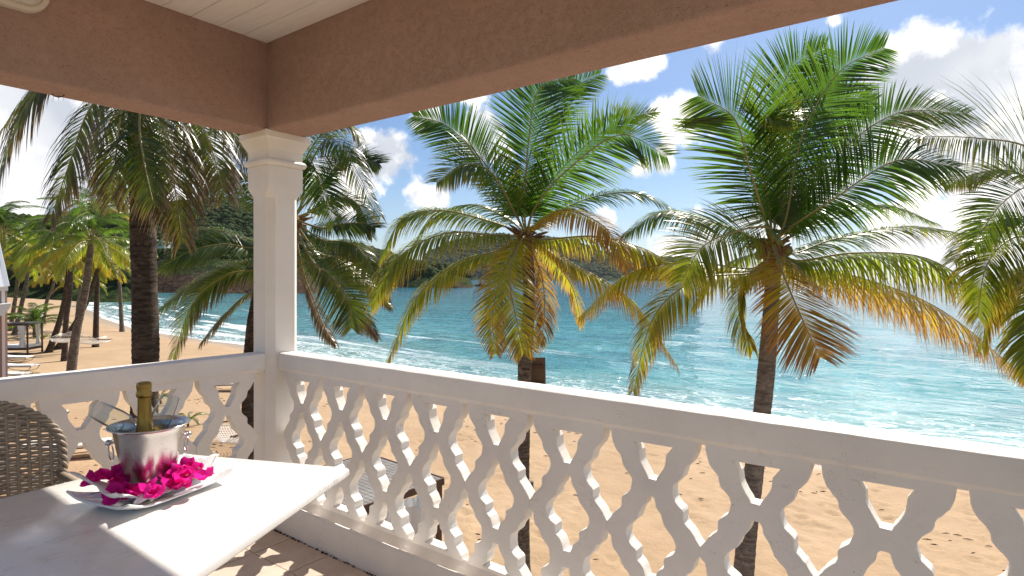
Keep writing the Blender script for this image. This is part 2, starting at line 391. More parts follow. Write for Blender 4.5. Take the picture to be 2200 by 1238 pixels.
def ground_h(X, Y):
    s, run = shore_dist(X, Y)
    s2 = s + 1.2 * (vnoise(X, Y, 14, 3, 2) - .5)
    z = ZW + np.where(s2 > 0, 0.9 * (1 - np.exp(-s2 / 8.0)) + .004 * np.clip(s2, 0, 60), np.maximum(s2 * .07, -4))
    z += np.where(s2 > 3, (vnoise(X, Y, 2.6, 5, 3) - .5) * .16 * np.clip((s2 - 3) / 6, 0, 1), 0)
    return z, s2, run
c0 = (ground_h(np.array([5.]), np.array([5.]))[0])[0]
def gz(x, y): return float(ground_h(np.array([float(x)]), np.array([float(y)]))[0][0])
def axis(lo, hi, step, far, k=1.16):
    a = list(np.arange(lo, hi + step / 2, step)); s = step; x = hi
    while x < far: s *= k; x += s; a.append(x)
    s = step; x = lo; pre = []
    while x > -far: s *= k; x -= s; pre.append(x)
    return np.array(pre[::-1] + a)
ax = axis(1.5, 20, .11, 3500); ay = axis(-5, 18, .11, 3500)
GX, GY = np.meshgrid(ax, ay)
GZ, GS, GR = ground_h(GX, GY)
near = (GX > 1) & (GX < 21) & (GY > -6) & (GY < 19) & (GS > 1)
GZ += np.where(near, (vnoise(GX, GY, .55, 9, 3) - .5) * .05, 0)
rs = np.random.RandomState(4)
def dent(px, py, r, dep, az, el=1.8):
    dx = GX - px; dy = GY - py; m = (abs(dx) < 4 * r) & (abs(dy) < 4 * r)
    if not m.any(): return
    ca, sa = math.cos(az), math.sin(az); u = (dx * ca + dy * sa) / el; v = -dx * sa + dy * ca; q = np.hypot(u, v) / r
    GZ[m] += (-dep * np.exp(-q[m] ** 2 * 1.5) + dep * .6 * np.exp(-((q[m] - 1.5) / .45) ** 2))
for k in range(16):                        # footprint trails
    x, y = LD(rs.uniform(-6, 9), rs.uniform(5.5, 14)); az = rs.uniform(0, 6.28)
    for i in range(18):
        az += rs.normal(0, .08); x += .62 * math.cos(az); y += .62 * math.sin(az); sd_ = .13 * (1 if i % 2 else -1)
        dent(x - sd_ * math.sin(az), y + sd_ * math.cos(az), .09, .055, az)
for k in range(520):
    x, y = LD(rs.uniform(-9, 14), rs.uniform(5.5, 20)); dent(x, y, rs.uniform(.06, .16), rs.uniform(.02, .06), rs.uniform(0, 6.28), rs.uniform(1, 2))
t = material('beach_sand', (.60, .42, .24), .9, .2)
n1 = t.noise(t.pos, .35, 5); n2 = t.noise(t.pos, 3.5, 6, .65); n3 = t.noise(t.pos, 80, 3, .8)
c = t.mix(t.mr(n1, .3, .7), (.47, .325, .20), (.40, .27, .16)); c = t.mix(t.mr(n2, .45, .75, 0, .5), c, (.34, .225, .125))
c = t.mix(t.math('MULTIPLY', t.mr(n3, .56, .7), .35), c, (.36, .23, .12))
s_ = t.attr('shore'); wet = t.mr(t.math('ADD', s_, t.math('MULTIPLY', t.math('SUBTRACT', t.noise(t.pos, .22, 3), .5), 5)), .6, 3.2, 1, 0)
c = t.mix(wet, c, (.42, .31, .215))
grass = t.math('MULTIPLY', t.mr(s_, 34, 48), t.mr(t.noise(t.pos, .12, 4), .42, .52))
c = t.mix(grass, c, (.10, .15, .03))
t.l.new(c, t.b.inputs['Base Color']); t.l.new(t.mr(wet, 0, 1, .92, .28), t.b.inputs['Roughness'])
t.l.new(t.bump(t.math('ADD', t.noise(t.pos, 7, 6, .6), t.math('MULTIPLY', t.noise(t.pos, 70, 3), .1)), .55, .05), t.b.inputs['Normal'])
M['sand'] = t.m
beach = link('sand_beach', grid_mesh('sand_beach', GX, GY, GZ, {'shore': GS}), M['sand']); tag(beach, kind='structure')

# ------------------------------------------------------------ sea
sx = axis(0, 60, .9, 26000, 1.2); sy = axis(-40, 90, .9, 26000, 1.2)
WX, WY = np.meshgrid(sx, sy); WS, WR = shore_dist(WX, WY)
WZ = np.full(WX.shape, ZW) + np.where((abs(WX) < 300) & (abs(WY) < 300), (vnoise(WX, WY * .45, 3.2, 11, 3) - .5) * .22 * np.clip(-WS / 15, 0, 1), 0)
t = material('turquoise_sea', (.02, .2, .25), .05, .5)
s_ = t.attr('shore'); run = t.attr('run')
t.b.inputs['IOR'].default_value = 1.33; t.b.inputs['Specular IOR Level'].default_value = .5
dist = t.math('MULTIPLY', s_, -1)
dn = t.math('ADD', dist, t.math('MULTIPLY', t.math('SUBTRACT', t.noise(t.pos, .03, 4), .5), 30))
c = t.ramp(t.mr(dn, 0, 420, 0, 1, False), [(0, (.26, .42, .40)), (.025, (.10, .33, .345)), (.10, (.036, .26, .30)), (.30, (.016, .185, .245)), (1, (.012, .12, .19))])
pat = t.mr(t.noise(t.scalev(t.pos, (1, 1, 1)), .09, 5, .6), .45, .62)
c = t.mix(t.math('MULTIPLY', pat, .45), c, (.014, .14, .19))
vec = t.n.new('ShaderNodeCombineXYZ'); t.l.new(s_, vec.inputs[0]); t.l.new(run, vec.inputs[1])
v = vec.outputs[0]
fl = t.noise(t.scalev(v, (.34, .045, 1)), 1.0, 6, .62, .5)
breaker = t.mr(fl, t.mr(dist, 0, 30, .49, .64), t.mr(dist, 0, 30, .57, .70))
lace = t.mr(t.math('ABSOLUTE', t.math('SUBTRACT', t.noise(t.scalev(v, (1.1, .4, 1)), 1.1, 5, .6, .8), .5)), 0, t.mr(dist, 0, 12, .07, .006), 1, 0)
edge = t.mr(t.math('ADD', dist, t.math('MULTIPLY', t.math('SUBTRACT', t.noise(t.scalev(v, (0, .12, 1)), 1, 4), .5), 3.0)), .2, 1.6, 1, 0)
farfade = t.mr(run, 770, 850, .10, 1)
foam = t.math('MAXIMUM', edge, t.math('MAXIMUM', t.math('MULTIPLY', breaker, t.mr(dist, 14, 34, farfade, 0)), t.math('MULTIPLY', lace, t.mr(dist, 3, 11, .7, 0))))
foam = t.math('MULTIPLY', foam, t.mr(t.noise(t.pos, 1.6, 5, .7), .25, .55, .35, 1))
c = t.mix(foam, c, (.80, .82, .80)); t.l.new(c, t.b.inputs['Base Color'])
t.l.new(t.mr(foam, 0, 1, .022, .6), t.b.inputs['Roughness'])
rot = t.n.new('ShaderNodeMapping'); t.l.new(t.pos, rot.inputs[0]); rot.inputs['Rotation'].default_value = (0, 0, R_(12)); rot.inputs['Scale'].default_value = (1, .55, 1)
wa = t.noise(rot.outputs[0], .28, 3, .5, .6); wb = t.noise(rot.outputs[0], 1.5, 3, .5, .6); wc = t.noise(rot.outputs[0], 5.5, 2, .5, .3)
h = t.math('ADD', t.math('MULTIPLY', wa, .7), t.math('ADD', t.math('MULTIPLY', wb, .34), t.math('MULTIPLY', wc, .06)))
t.l.new(t.bump(h, 1.0, 1.0), t.b.inputs['Normal'])
M['sea'] = t.m
sea = link('sea', grid_mesh('sea', WX, WY, WZ, {'shore': WS, 'run': WR}), M['sea']); tag(sea, kind='structure')

# ------------------------------------------------------------ hills
t = material('hill_scrub', (.05, .08, .03), .9, .1)
n1 = t.noise(t.pos, .05, 6, .7); n2 = t.noise(t.pos, .35, 5, .7)
sepn = t.n.new('ShaderNodeSeparateXYZ'); t.l.new(t.pos, sepn.inputs[0])
c = t.mix(t.mr(n1, .35, .65), (.020, .036, .014), (.042, .062, .022)); c = t.mix(t.mr(n2, .45, .7), c, (.09, .12, .04))
rockh = t.mr(t.math('ADD', sepn.outputs[2], t.math('MULTIPLY', t.noise(t.pos, .08, 4), 12)), t.attr('rock'), t.math('ADD', t.attr('rock'), 4.0), 1, 0)
rk = t.mix(t.mr(t.noise(t.scalev(t.pos, (1, 1, .5)), .6, 5, .7), .3, .7), (.13, .085, .06), (.04, .028, .022))
t.l.new(t.mix(rockh, c, rk), t.b.inputs['Base Color'])
t.l.new(t.bump(t.noise(t.pos, .6, 5, .7), 1, 2.0), t.b.inputs['Normal']); t.b.inputs['Specular IOR Level'].default_value = .02; M['hill'] = t.m
t = material('bush_leaves', (.05, .09, .02), .8, .15)
c = t.mix(t.mr(t.noise(t.pos, .8, 4), .35, .65), (.016, .032, .011), (.045, .068, .020)); t.l.new(t.mix(t.math('MULTIPLY', t.attr('age'), .6), c, (.07, .08, .03)), t.b.inputs['Base Color'])
t.l.new(t.bump(t.noise(t.pos, 3, 4), 1, .4), t.b.inputs['Normal']); t.b.inputs['Specular IOR Level'].default_value = .02; M['bush'] = t.m
ico = bmesh.new(); bmesh.ops.create_icosphere(ico, subdivisions=1, radius=1); IV = [v.co.copy() for v in ico.verts]; IF = [tuple(v.index for v in f.verts) for f in ico.faces]; ico.free()
def clump(mb, c, r, rr):
    a = rr.random()
    mb.add([Vector((v.x * r * rr.uniform(.7, 1.3), v.y * r * rr.uniform(.7, 1.3), v.z * r * rr.uniform(.55, 1.05))) + Vector(c) for v in IV], IF, a)
def hill(name, ridge, dist_ridge, dist_base, rock, label, nclump, csize, seed, ybase=None):
    """ridge: list of (px, py) of the skyline; rises from dist_base (waterline) to dist_ridge"""
    pxs = np.array([p[0] for p in ridge], float); pys = np.array([p[1] for p in ridge], float)
    nu, nv = 150, 40; us = np.linspace(pxs[0], pxs[-1], nu); hy = np.interp(us, pxs, pys)
    X = np.zeros((nv, nu)); Y = X.copy(); Z = X.copy()
    for i, u in enumerate(us):
        for j in range(nv):
            q = j / (nv - 1); d = dist_base + (dist_ridge - dist_base) * q * 1.25
            v = ray(u, hy[i]); top = CH + v.z * dist_ridge
            X[j, i] = v.x * d; Y[j, i] = v.y * d
            s = min(1, q * 1.25); prof = (1 - (1 - s) ** 1.7) if s < 1 else 1 - (q * 1.25 - 1) * .9
            ends = min(1, (i + .3) / 6, (nu - 1 - i + .3) / 6)
            Z[j, i] = ZW - 1.5 + (top - ZW + 1.5) * prof * (.25 + .75 * ends)
    amp = (dist_ridge * .006)
    Z += (vnoise(X, Y, dist_ridge * .06, seed, 5) - .5) * amp * 3.0
    Z[0] = ZW - 3
    o = link(name, grid_mesh(name, X, Y, Z, {'rock': np.full(X.shape, ZW + rock)}), M['hill']); tag(o, kind='structure')
    rr = random.Random(seed); mb = MB()
    for k in range(nclump):
        i = rr.randrange(1, nu - 1); j = int(min(nv - 2, max(2, nv * rr.uniform(.06, .84))))
        if Z[j, i] < ZW + rock * .9 + 3: continue
        clump(mb, (X[j, i] + rr.uniform(-1, 1) * csize, Y[j, i] + rr.uniform(-1, 1) * csize, Z[j, i] + csize * .1), csize * rr.uniform(.5, 1.25), rr)
    b = mb.build('hillside_scrub', M['bush'], None, True, 'age', False); tag(b, label, 'scrub', kind='stuff')
    return o
hill('far_hill', [(900, 548), (960, 532), (1020, 512), (1080, 503), (1140, 508), (1200, 517), (1250, 530), (1310, 545), (1380, 552), (1440, 556), (1475, 559), (1492, 575), (1505, 600)], 2300, 1750, 3,
     'dark green scrub covering the farthest hills behind the middle palm', 6000, 8.5, 21)
hill('green_hill', [(560, 470), (610, 492), (660, 512), (700, 523), (740, 530), (780, 535), (830, 546), (880, 565), (930, 590), (960, 608)], 700, 470, 3,
     'green scrub on the hill seen right of the column', 5000, 3.6, 22)
hill('headland', [(640, 590), (690, 572), (740, 566), (790, 564), (850, 566), (900, 563), (940, 570), (975, 577), (1005, 592), (1022, 612)], 400, 355, 5,
     'bushes on the low rocky headland at the water', 900, 2.8, 23)
hill('hillside', [(250, 462), (290, 452), (324, 444), (370, 441), (400, 443), (440, 440), (500, 436), (560, 452), (620, 478), (660, 500)], 560, 330, 4,
     'dark scrub on the wooded hillside left of the column', 5000, 3.2, 24)
hill('cliff', [(170, 590), (215, 580), (260, 566), (330, 556), (390, 545), (450, 548), (520, 552), (600, 560), (660, 585), (690, 612)], 250, 206, 11,
     'bushes along the top of the brown shore cliff', 1000, 2.2, 25)
hill('near_hillside', [(-420, 440), (-200, 452), (-60, 462), (20, 470), (60, 477), (110, 478), (160, 470), (210, 462), (260, 470), (300, 520)], 240, 130, 0,
     'dark bushes on the hillside behind the beach palms', 1600, 2.4, 26)
# rocks in the sea
t = material('dark_rock', (.06, .045, .04), .9, .2); t.l.new(t.mix(t.noise(t.pos, 1.5, 5), (.10, .075, .06), (.03, .022, .02)), t.b.inputs['Base Color']); M['rock'] = t.m
mb = MB(); rr = random.Random(3)
for (px, w_) in ((1034, 3.2), (1046, 2.0), (1024, 1.6)):
    p = P(px, 613, 420); clump(mb, (p.x, p.y, ZW + .3), w_, rr)
tag(mb.build('sea_rock', M['rock'], fix=False), 'small dark rock standing in the sea off the headland', 'rock')

# ------------------------------------------------------------ far houses on the hills
def wallmat(name, c):
    t = material(name, c, .8, .2); t.l.new(t.mix(t.noise(t.pos, .8, 4), c, tuple(q * .8 for q in c)), t.b.inputs['Base Color']); return t.m
M['w_beige'] = wallmat('beige_wall', (.42, .38, .30)); M['w_white'] = wallmat('pale_wall', (.62, .62, .6)); M['roof_w'] = wallmat('pale_roof', (.6, .63, .68)); M['w_blue'] = wallmat('blue_cover', (.03, .20, .50)); M['pane'] = material('dark_window', (.03, .035, .04), .2).m
def far_house(px, py, d, wdt, hgt, wall, roofm, label, gable=True, nwin=2):
    p = P(px, py, d); o = empty('house', (p.x, p.y, p.z), math.atan2(FW.y, FW.x)); D = wdt * .7
    MB().box((0, -wdt / 2, -hgt), (D, wdt / 2, hgt)).build('wall', wall, o)
    if gable:
        mb = MB(); e = wdt * .08; h = hgt * .9
        mb.add([(-e, -wdt / 2 - e, hgt), (D + e, -wdt / 2 - e, hgt), (D + e, wdt / 2 + e, hgt), (-e, wdt / 2 + e, hgt), (-e, 0, hgt + h), (D + e, 0, hgt + h)], [(0, 1, 5, 4), (2, 3, 4, 5), (0, 4, 3), (1, 2, 5), (3, 2, 1, 0)])
        mb.build('roof', roofm, o)
    else: MB().box((-.3, -wdt / 2 - .3, hgt + .003), (D + .3, wdt / 2 + .3, hgt + .4)).build('roof', roofm, o)
    for k in range(nwin):
        y = (k + .5) / nwin * wdt - wdt / 2; MB().box((-.06, y - wdt * .08, -hgt * .3), (-.003, y + wdt * .08, hgt * .45)).build('window', M['pane'], o)
    tag(o, label, 'house')
far_house(4, 464, 238, 4.6, 1.3, M['w_beige'], M['w_beige'], 'beige flat-roofed house on the hilltop at the far left', False, 2)
far_house(336, 527, 330, 9, 1.6, M['w_white'], M['roof_w'], 'small house with pale gable roof beside the big palm trunk on the hillside')
far_house(350, 549, 300, 9, .7, M['w_white'], M['roof_w'], 'low pale house just below the gabled house on the hillside', False, 2)
far_house(484, 458, 540, 22, 2.2, M['w_white'], M['w_blue'], 'long house with blue roof high on the hillside left of the column', False, 4)
far_house(447, 566, 235, 3, 1.6, M['w_blue'], M['w_blue'], 'small bright blue hut above the cliff between palm fronds', False, 1)

# ------------------------------------------------------------ palms
G = Vector((0, 0, -1))
def bez(c, s):
    n = len(c)
    if n == 4:
        a, b, d, e = c; u = 1 - s; return a * u ** 3 + b * (3 * u * u * s) + d * (3 * u * s * s) + e * s ** 3
def catmull(pts, m):
    pts = [pts[0] * 2 - pts[1]] + list(pts) + [pts[-1] * 2 - pts[-2]]
    seg = len(pts) - 3; out = []
    for k in range(m + 1):
        x = k / m * seg; i = min(int(x), seg - 1); t_ = x - i; p0, p1, p2, p3 = pts[i:i + 4]
        out.append(.5 * ((2 * p1) + (p2 - p0) * t_ + (2 * p0 - 5 * p1 + 4 * p2 - p3) * t_ ** 2 + (3 * p1 - p0 - 3 * p2 + p3) * t_ ** 3))
    return out
def frond_mesh(name, pts, leaf=.8, n=62, nk=1.75, age=.2, tipage=.25, droop=.6, face=0.0, wid=.0235, rr=None, start=.16, rad=.022, segs=3, asym=0.0, wind=None, viewdir=None, ragged=.08, vlift=.22, gap=0.0, mat='frond'):
    rr = rr or rnd; m = 28; n = int(n * nk)
    C = catmull(pts, m); L = sum((C[i + 1] - C[i]).length for i in range(m))
    mb = MB()
    T = [(C[min(i + 1, m)] - C[max(i - 1, 0)]).normalized() for i in range(m + 1)]
    mb.tube(C, [rad * (1 - .86 * (i / m)) * (1.5 if i < 2 else 1) for i in range(m + 1)], 5, True, [min(.62, .50 + age * .2 + rr.uniform(0, .03))] * (m + 1))
    nr = len(mb.f)
    radial = (C[-1] - C[0]); radial.z = 0
    for i in range(n):
        s = start + (1 - start) * (i + .3) / n
        x = s * m; k = min(int(x), m - 1); fr = x - k; p = C[k].lerp(C[k + 1], fr); t_ = T[k].lerp(T[k + 1], fr).normalized()
        up = Vector((0, 0, 1))
        if abs(t_.z) > .75:
            back = -radial.normalized() if radial.length > .2 else (viewdir or Vector((1, 0, 0)))
            up = up.lerp(back, min(1, (abs(t_.z) - .75) * 4)) if t_.z > 0 else up.lerp(-back, min(1, (abs(t_.z) - .75) * 4))
        if viewdir is not None and face: up = up.lerp(viewdir, face)
        N = up - t_ * up.dot(t_)
        if N.length < .05: N = Vector((0, 1, 0)) - t_ * t_.y
        N.normalize(); S = t_.cross(N).normalized()
        env = min(1, .42 + 1.5 * (s - start)) * (1 - max(0, (s - .55) / .45) ** 1.8 * .72)
        fwd = .55 + .75 * max(0, s - .3) ** 1.3
        for sd in (-1, 1):
            if rr.random() < gap: continue
            ll = leaf * env * rr.uniform(1 - ragged * 2, 1 + ragged) * (1 + asym * sd)
            d = (S * sd + t_ * (fwd + rr.uniform(-.10, .10)) + N * (vlift + rr.uniform(-.1, .12))).normalized()
            q = p.copy(); wd = (t_ - d * t_.dot(d)); wd = (wd.normalized() * .85 + N * .45 * rr.uniform(.2, 1.3)).normalized()
            dr = (droop + max(0, droop - .6) * 1.4) * rr.uniform(.75, 1.25); a0 = age + rr.uniform(-.05, .05) + (.22 * max(0, s - .5)) 
            W = wid * rr.uniform(.8, 1.15) * (1.0 if s < .8 else .75)
            vs = []; at = []; prof = (.45, 1.0, .85, 0.0) if segs == 3 else (.45, 1.0, .95, .6, 0.0)
            for g in range(segs + 1):
                w2 = W * prof[g] * .5; fa = g / segs
                if g == segs: vs.append(q.copy()); at.append(min(1, a0 + tipage))
                else:
                    vs += [q - wd * w2, q + wd * w2]; at += [min(1, a0 + tipage * fa * fa)] * 2
                d = (d + G * (dr * (.5 + .5 * fa)) / segs * 1.6 + (wind or Vector()) * (.5 / segs)).normalized(); q = q + d * (ll / segs)
            fs = [(2 * g, 2 * g + 1, 2 * g + 3, 2 * g + 2) for g in range(segs - 1)] + [(2 * segs - 2, 2 * segs - 1, 2 * segs)]
            mb.add(vs, fs, at)
    me = mb.mesh(name, 'age'); me.materials.append(M[mat]); me.materials.append(M['rachis']); me.polygons.foreach_set('use_smooth', [True] * len(me.polygons))
    me.polygons.foreach_set('material_index', [1] * nr + [0] * (len(me.polygons) - nr))
    return me
def trunk(parent, pts, r0, r1, mat, ring=.085, sides=14, step=.028, rr=rnd):
    pts = [Vector(p) for p in pts]; L = sum((pts[i + 1] - pts[i]).length for i in range(len(pts) - 1)); m = max(10, int(L / step)); C = catmull(pts, m)
    ph = 0; rad = []
    for i in range(m + 1):
        s = i / m; ph += step / (ring * (1 + .25 * math.sin(i * .37))); saw = ph % 1
        flare = 1 + .35 * max(0, 1 - s * 9) ** 2
        rad.append((r0 + (r1 - r0) * s) * flare * (1 + .055 * (saw - .5) + .02 * math.sin(i * .11)))
    mb = MB(); mb.tube(C, rad, sides)
    for k, v in enumerate(mb.v):
        f = 1 + .03 * noise.noise(Vector(v) * 6); c = C[min(k // sides, m)]; mb.v[k] = tuple(c + (Vector(v) - c) * f)
    o = mb.build('trunk', mat, parent, True, None, False); return o, C
VD = -FW
def crown_bits(parent, c, size=.35, nuts=5, rr=rnd):
    mb = MB()                                                   # fibre and leaf bases round the growing point
    for k in range(22):
        a = rr.uniform(0, 6.28); z0 = rr.uniform(-.5, .1) * size; l = rr.uniform(.4, .9) * size
        b = c + Vector((math.cos(a) * .10, math.sin(a) * .10, z0)); e = b + Vector((math.cos(a) * l, math.sin(a) * l, l * rr.uniform(.1, 1.0)))
        mb.tube([b, b.lerp(e, .5) + Vector((0, 0, .02)), e], [.045 * size / .35, .03 * size / .35, .012], 5)
    mb.lathe([(.02, .25 * size), (.12, .1 * size), (.15, -.3 * size), (.14, -.8 * size), (.10, -1.3 * size)], 10, tuple(c))
    mb.build('leaf_base', M['fibre'], parent, True)
    for k in range(nuts):
        a = rr.uniform(0, 6.28); m2 = MB(); r = rr.uniform(.05, .075)
        q = c + Vector((math.cos(a) * .2, math.sin(a) * .2, -.12 - rr.random() * .18))
        m2.lathe([(.003, -r * 1.15), (r * .7, -r * .8), (r, 0), (r * .75, r * .8), (.003, r * 1.1)], 8, tuple(q)); m2.build('coconut', M['nut'], parent, True)
M['nut'] = material('green_coconut', (.20, .19, .05), .5, .3).m
def hand_palm(label, crown_px, depth, trunk_px, r0, r1, mat, fronds, leaf, tsides=16, nuts=4, seed=1, cs=.35, fkw={}):
    """fronds: (list of (px,py,dd) points after the crown, age, droop, face, leaf scale, tipage)"""
    rr = random.Random(seed); c = P(*crown_px, depth)
    tp = [P(x, y, depth + dd) for x, y, dd in trunk_px]
    b = tp[0]; zb = gz(b.x, b.y) - .25; tp[0] = Vector((b.x, b.y, zb))
    root = empty('palm_tree', (b.x, b.y, zb)); root.matrix_world = Matrix.Translation((b.x, b.y, zb)); bpy.context.view_layer.update()
    inv = Matrix.Translation((-b.x, -b.y, -zb))
    objs = []
    tr, C = trunk(root, [inv @ p for p in tp + [c + Vector((0, 0, -.05))]], r0, r1, mat, sides=tsides, rr=rr)
    crown_bits(root, inv @ c, cs, nuts, rr)
    for f in fronds:
        pts, age, droop, face, ls = f[:5]; tipage = f[5] if len(f) > 5 else .3; kw = dict(fkw); kw.update(f[6] if len(f) > 6 else {})
        cp = [c] + [P(x, y, depth + dd) for x, y, dd in pts]
        me = frond_mesh('frond', [inv @ p for p in cp], leaf * ls, age=age, droop=droop, face=face, tipage=tipage, rr=rr, segs=4, viewdir=VD, **kw)
        o = link('frond', me, None, root)
        if age > .6: o['label'] = 'yellow-brown drying frond'
    tag(root, label, 'palm tree', 'coconut palms in front of the balcony')
    return root
gr = dict(n=74)
wd = Vector((.25, -.25, 0))
# middle palm
hand_palm('tall coconut palm in the middle with a brown board behind its trunk', (1130, 505), 10.0,
    [(1122, 1250, .0), (1122, 1000, 0), (1128, 780, 0), (1137, 640, 0)], .135, .095, M['trunk'], [
    ([(1127, 440, -.1), (1136, 300, -.1), (1160, 190, .1), (1235, 168, .5)], .04, .10, .95, 1.25, .2, dict(n=84, vlift=.05)),
    ([(1120, 430, .6), (1150, 300, 1.1), (1215, 200, 1.4), (1290, 160, 1.6)], .12, .25, .7, 1.1, .25, gr),
    ([(1098, 442, .1), (1032, 339, .3), (960, 270, .4), (889, 250, .4)], .07, .22, .8, 1.0, .25, gr),
    ([(1107, 460, -.5), (1060, 375, -.9), (1000, 352, -1.2), (938, 392, -1.4)], .30, .5, .6, .9, .4, gr),
    ([(1150, 445, -.3), (1216, 368, -.5), (1331, 290, -.6), (1434, 336, -.7)], .14, .25, .85, 1.15, .3, dict(n=80, vlift=.05)),
    ([(1160, 420, .9), (1250, 320, 1.3), (1330, 262, 1.5), (1408, 240, 1.5)], .25, .3, .5, .9, .3, gr),
    ([(1170, 470, .8), (1270, 425, 1.2), (1370, 415, 1.4), (1465, 460, 1.4)], .12, .7, .3, .85, .25, gr),
    ([(1147, 488, -.6), (1205, 452, -1.1), (1296, 485, -1.7), (1352, 575, -2.0)], .62, .8, .3, .8, .3, gr),
    ([(1165, 515, -.2), (1280, 508, -.4), (1382, 534, -.5), (1445, 570, -.5)], .50, 1.5, .1, .95, .3, gr),
    ([(1176, 534, .2), (1239, 572, .2), (1354, 643, .1), (1457, 790, 0)], .52, 1.2, .2, .85, .35, gr),
    ([(1118, 520, -.7), (1095, 590, -1.2), (1110, 690, -1.5), (1125, 760, -1.5)], .50, .45, .6, .85, .35, dict(n=64, gap=.08)),
    ([(1110, 530, -.3), (1075, 600, -.6), (1058, 680, -.7), (1065, 760, -.7)], .50, .5, .5, .7, .4, dict(n=60)),
    ([(1140, 530, .5), (1165, 600, .8), (1170, 680, .9), (1160, 740, .9)], .78, .8, .3, .7, .2, dict(n=60, gap=.2)),
    ([(1067, 540, -.1), (987, 563, -.2), (895, 640, -.4), (832, 778, -.5)], .44, 1.0, .25, .85, .3, gr),
    ([(1067, 506, -.5), (952, 503, -.9), (849, 560, -1.1), (797, 655, -1.2)], .38, .95, .3, 1.0, .35, dict(n=80)),
    ([(1055, 477, .3), (952, 453, .5), (866, 470, .6), (815, 560, .6)], .30, .9, .35, .95, .4, gr),
    ([(1090, 470, 1.0), (1010, 440, 1.7), (930, 470, 2.0), (880, 540, 2.0)], .2, .8, .2, .85, .3, gr),
    ([(1150, 520, .9), (1190, 560, 1.5), (1230, 620, 1.9), (1250, 700, 2.0)], .55, 1.0, .2, .75, .3, dict(n=60)),
    ], .78, seed=11)
# right palm
hand_palm('big coconut palm right of centre with a bare grey trunk and brown front frond', (1662, 522), 8.8,
    [(1585, 1330, .1), (1612, 1080, 0), (1640, 860, 0), (1657, 660, 0)], .155, .10, M['trunk_grey'], [
    ([(1646, 477, -.5), (1611, 365, -.8), (1578, 255, -1.0), (1500, 206, -1.1)], .13, .18, .9, 1.35, .3, dict(n=84, vlift=.05)),
    ([(1650, 440, -.2), (1630, 300, -.4), (1640, 250, -.8), (1700, 262, -1.1)], .28, .4, .7, .8, .3, gr),
    ([(1664, 450, .5), (1662, 290, .9), (1695, 155, 1.1), (1775, 103, 1.2)], .07, .12, .9, 1.15, .15, dict(n=84, vlift=.05)),
    ([(1690, 464, .1), (1724, 290, .1), (1803, 155, .0), (1900, 103, -.1)], .08, .2, .85, 1.05, .15, gr),
    ([(1700, 451, .6), (1755, 290, 1.0), (1810, 216, 1.2), (1880, 218, 1.3)], .10, .3, .8, .95, .15, gr),
    ([(1675, 440, 1.0), (1690, 300, 1.7), (1730, 200, 2.0), (1800, 165, 2.1)], .05, .3, .6, 1.0, .15, gr),
    ([(1720, 451, .3), (1803, 330, .5), (1929, 243, .5), (2080, 245, .4)], .07, .35, .65, .95, .15, dict(n=80)),
    ([(1697, 490, -.7), (1797, 424, -1.1), (1926, 345, -1.3), (2058, 360, -1.4)], .16, .7, .55, 1.1, .3, dict(n=80)),
    ([(1704, 545, .3), (1797, 513, .5), (1962, 487, .6), (2150, 520, .5)], .26, .8, .2, .85, .45, gr),
    ([(1710, 560, -.2), (1830, 544, -.4), (1990, 555, -.5), (2130, 640, -.6)], .36, 1.5, .15, 1.2, .35, dict(n=84)),
    ([(1700, 570, .4), (1850, 598, .6), (2020, 665, .6), (2200, 808, .5)], .64, 1.3, .2, 1.4, .25, dict(n=84)),
    ([(1672, 560, -.7), (1695, 620, -1.1), (1730, 700, -1.4), (1762, 768, -1.5)], .66, .25, .7, 1.05, .25, dict(n=70, vlift=.05, gap=.05)),
    ([(1631, 580, .1), (1595, 605, .2), (1588, 676, .2), (1618, 752, .1)], .42, 1.0, .3, .8, .3, gr),
    ([(1625, 583, -.3), (1499, 600, -.5), (1405, 680, -.7), (1360, 842, -.8)], .48, 1.0, .25, .85, .3, dict(n=80)),
    ([(1620, 577, .3), (1480, 563, .5), (1350, 590, .6), (1243, 685, .5)], .50, 1.1, .2, .8, .3, gr),
    ([(1631, 517, .2), (1552, 484, .4), (1430, 455, .5), (1334, 508, .5)], .22, .9, .3, .8, .25, gr),
    ([(1651, 490, -.8), (1590, 495, -1.2), (1510, 530, -1.5), (1464, 605, -1.6)], .38, .5, .7, .95, .25, gr),
    ([(1710, 575, .9), (1830, 610, 1.4), (1960, 660, 1.7), (2110, 760, 1.8)], .7, 1.2, .25, 1.15, .25, dict(n=70, gap=.05)),
    ([(1640, 540, .9), (1580, 560, 1.5), (1530, 600, 1.9), (1490, 660, 2.0)], .35, 1.0, .2, .8, .25, gr),
    ([(1700, 500, 1.0), (1800, 450, 1.7), (1900, 440, 2.0), (2010, 480, 2.0)], .2, .7, .2, .9, .25, gr),
    ], .83, seed=12)
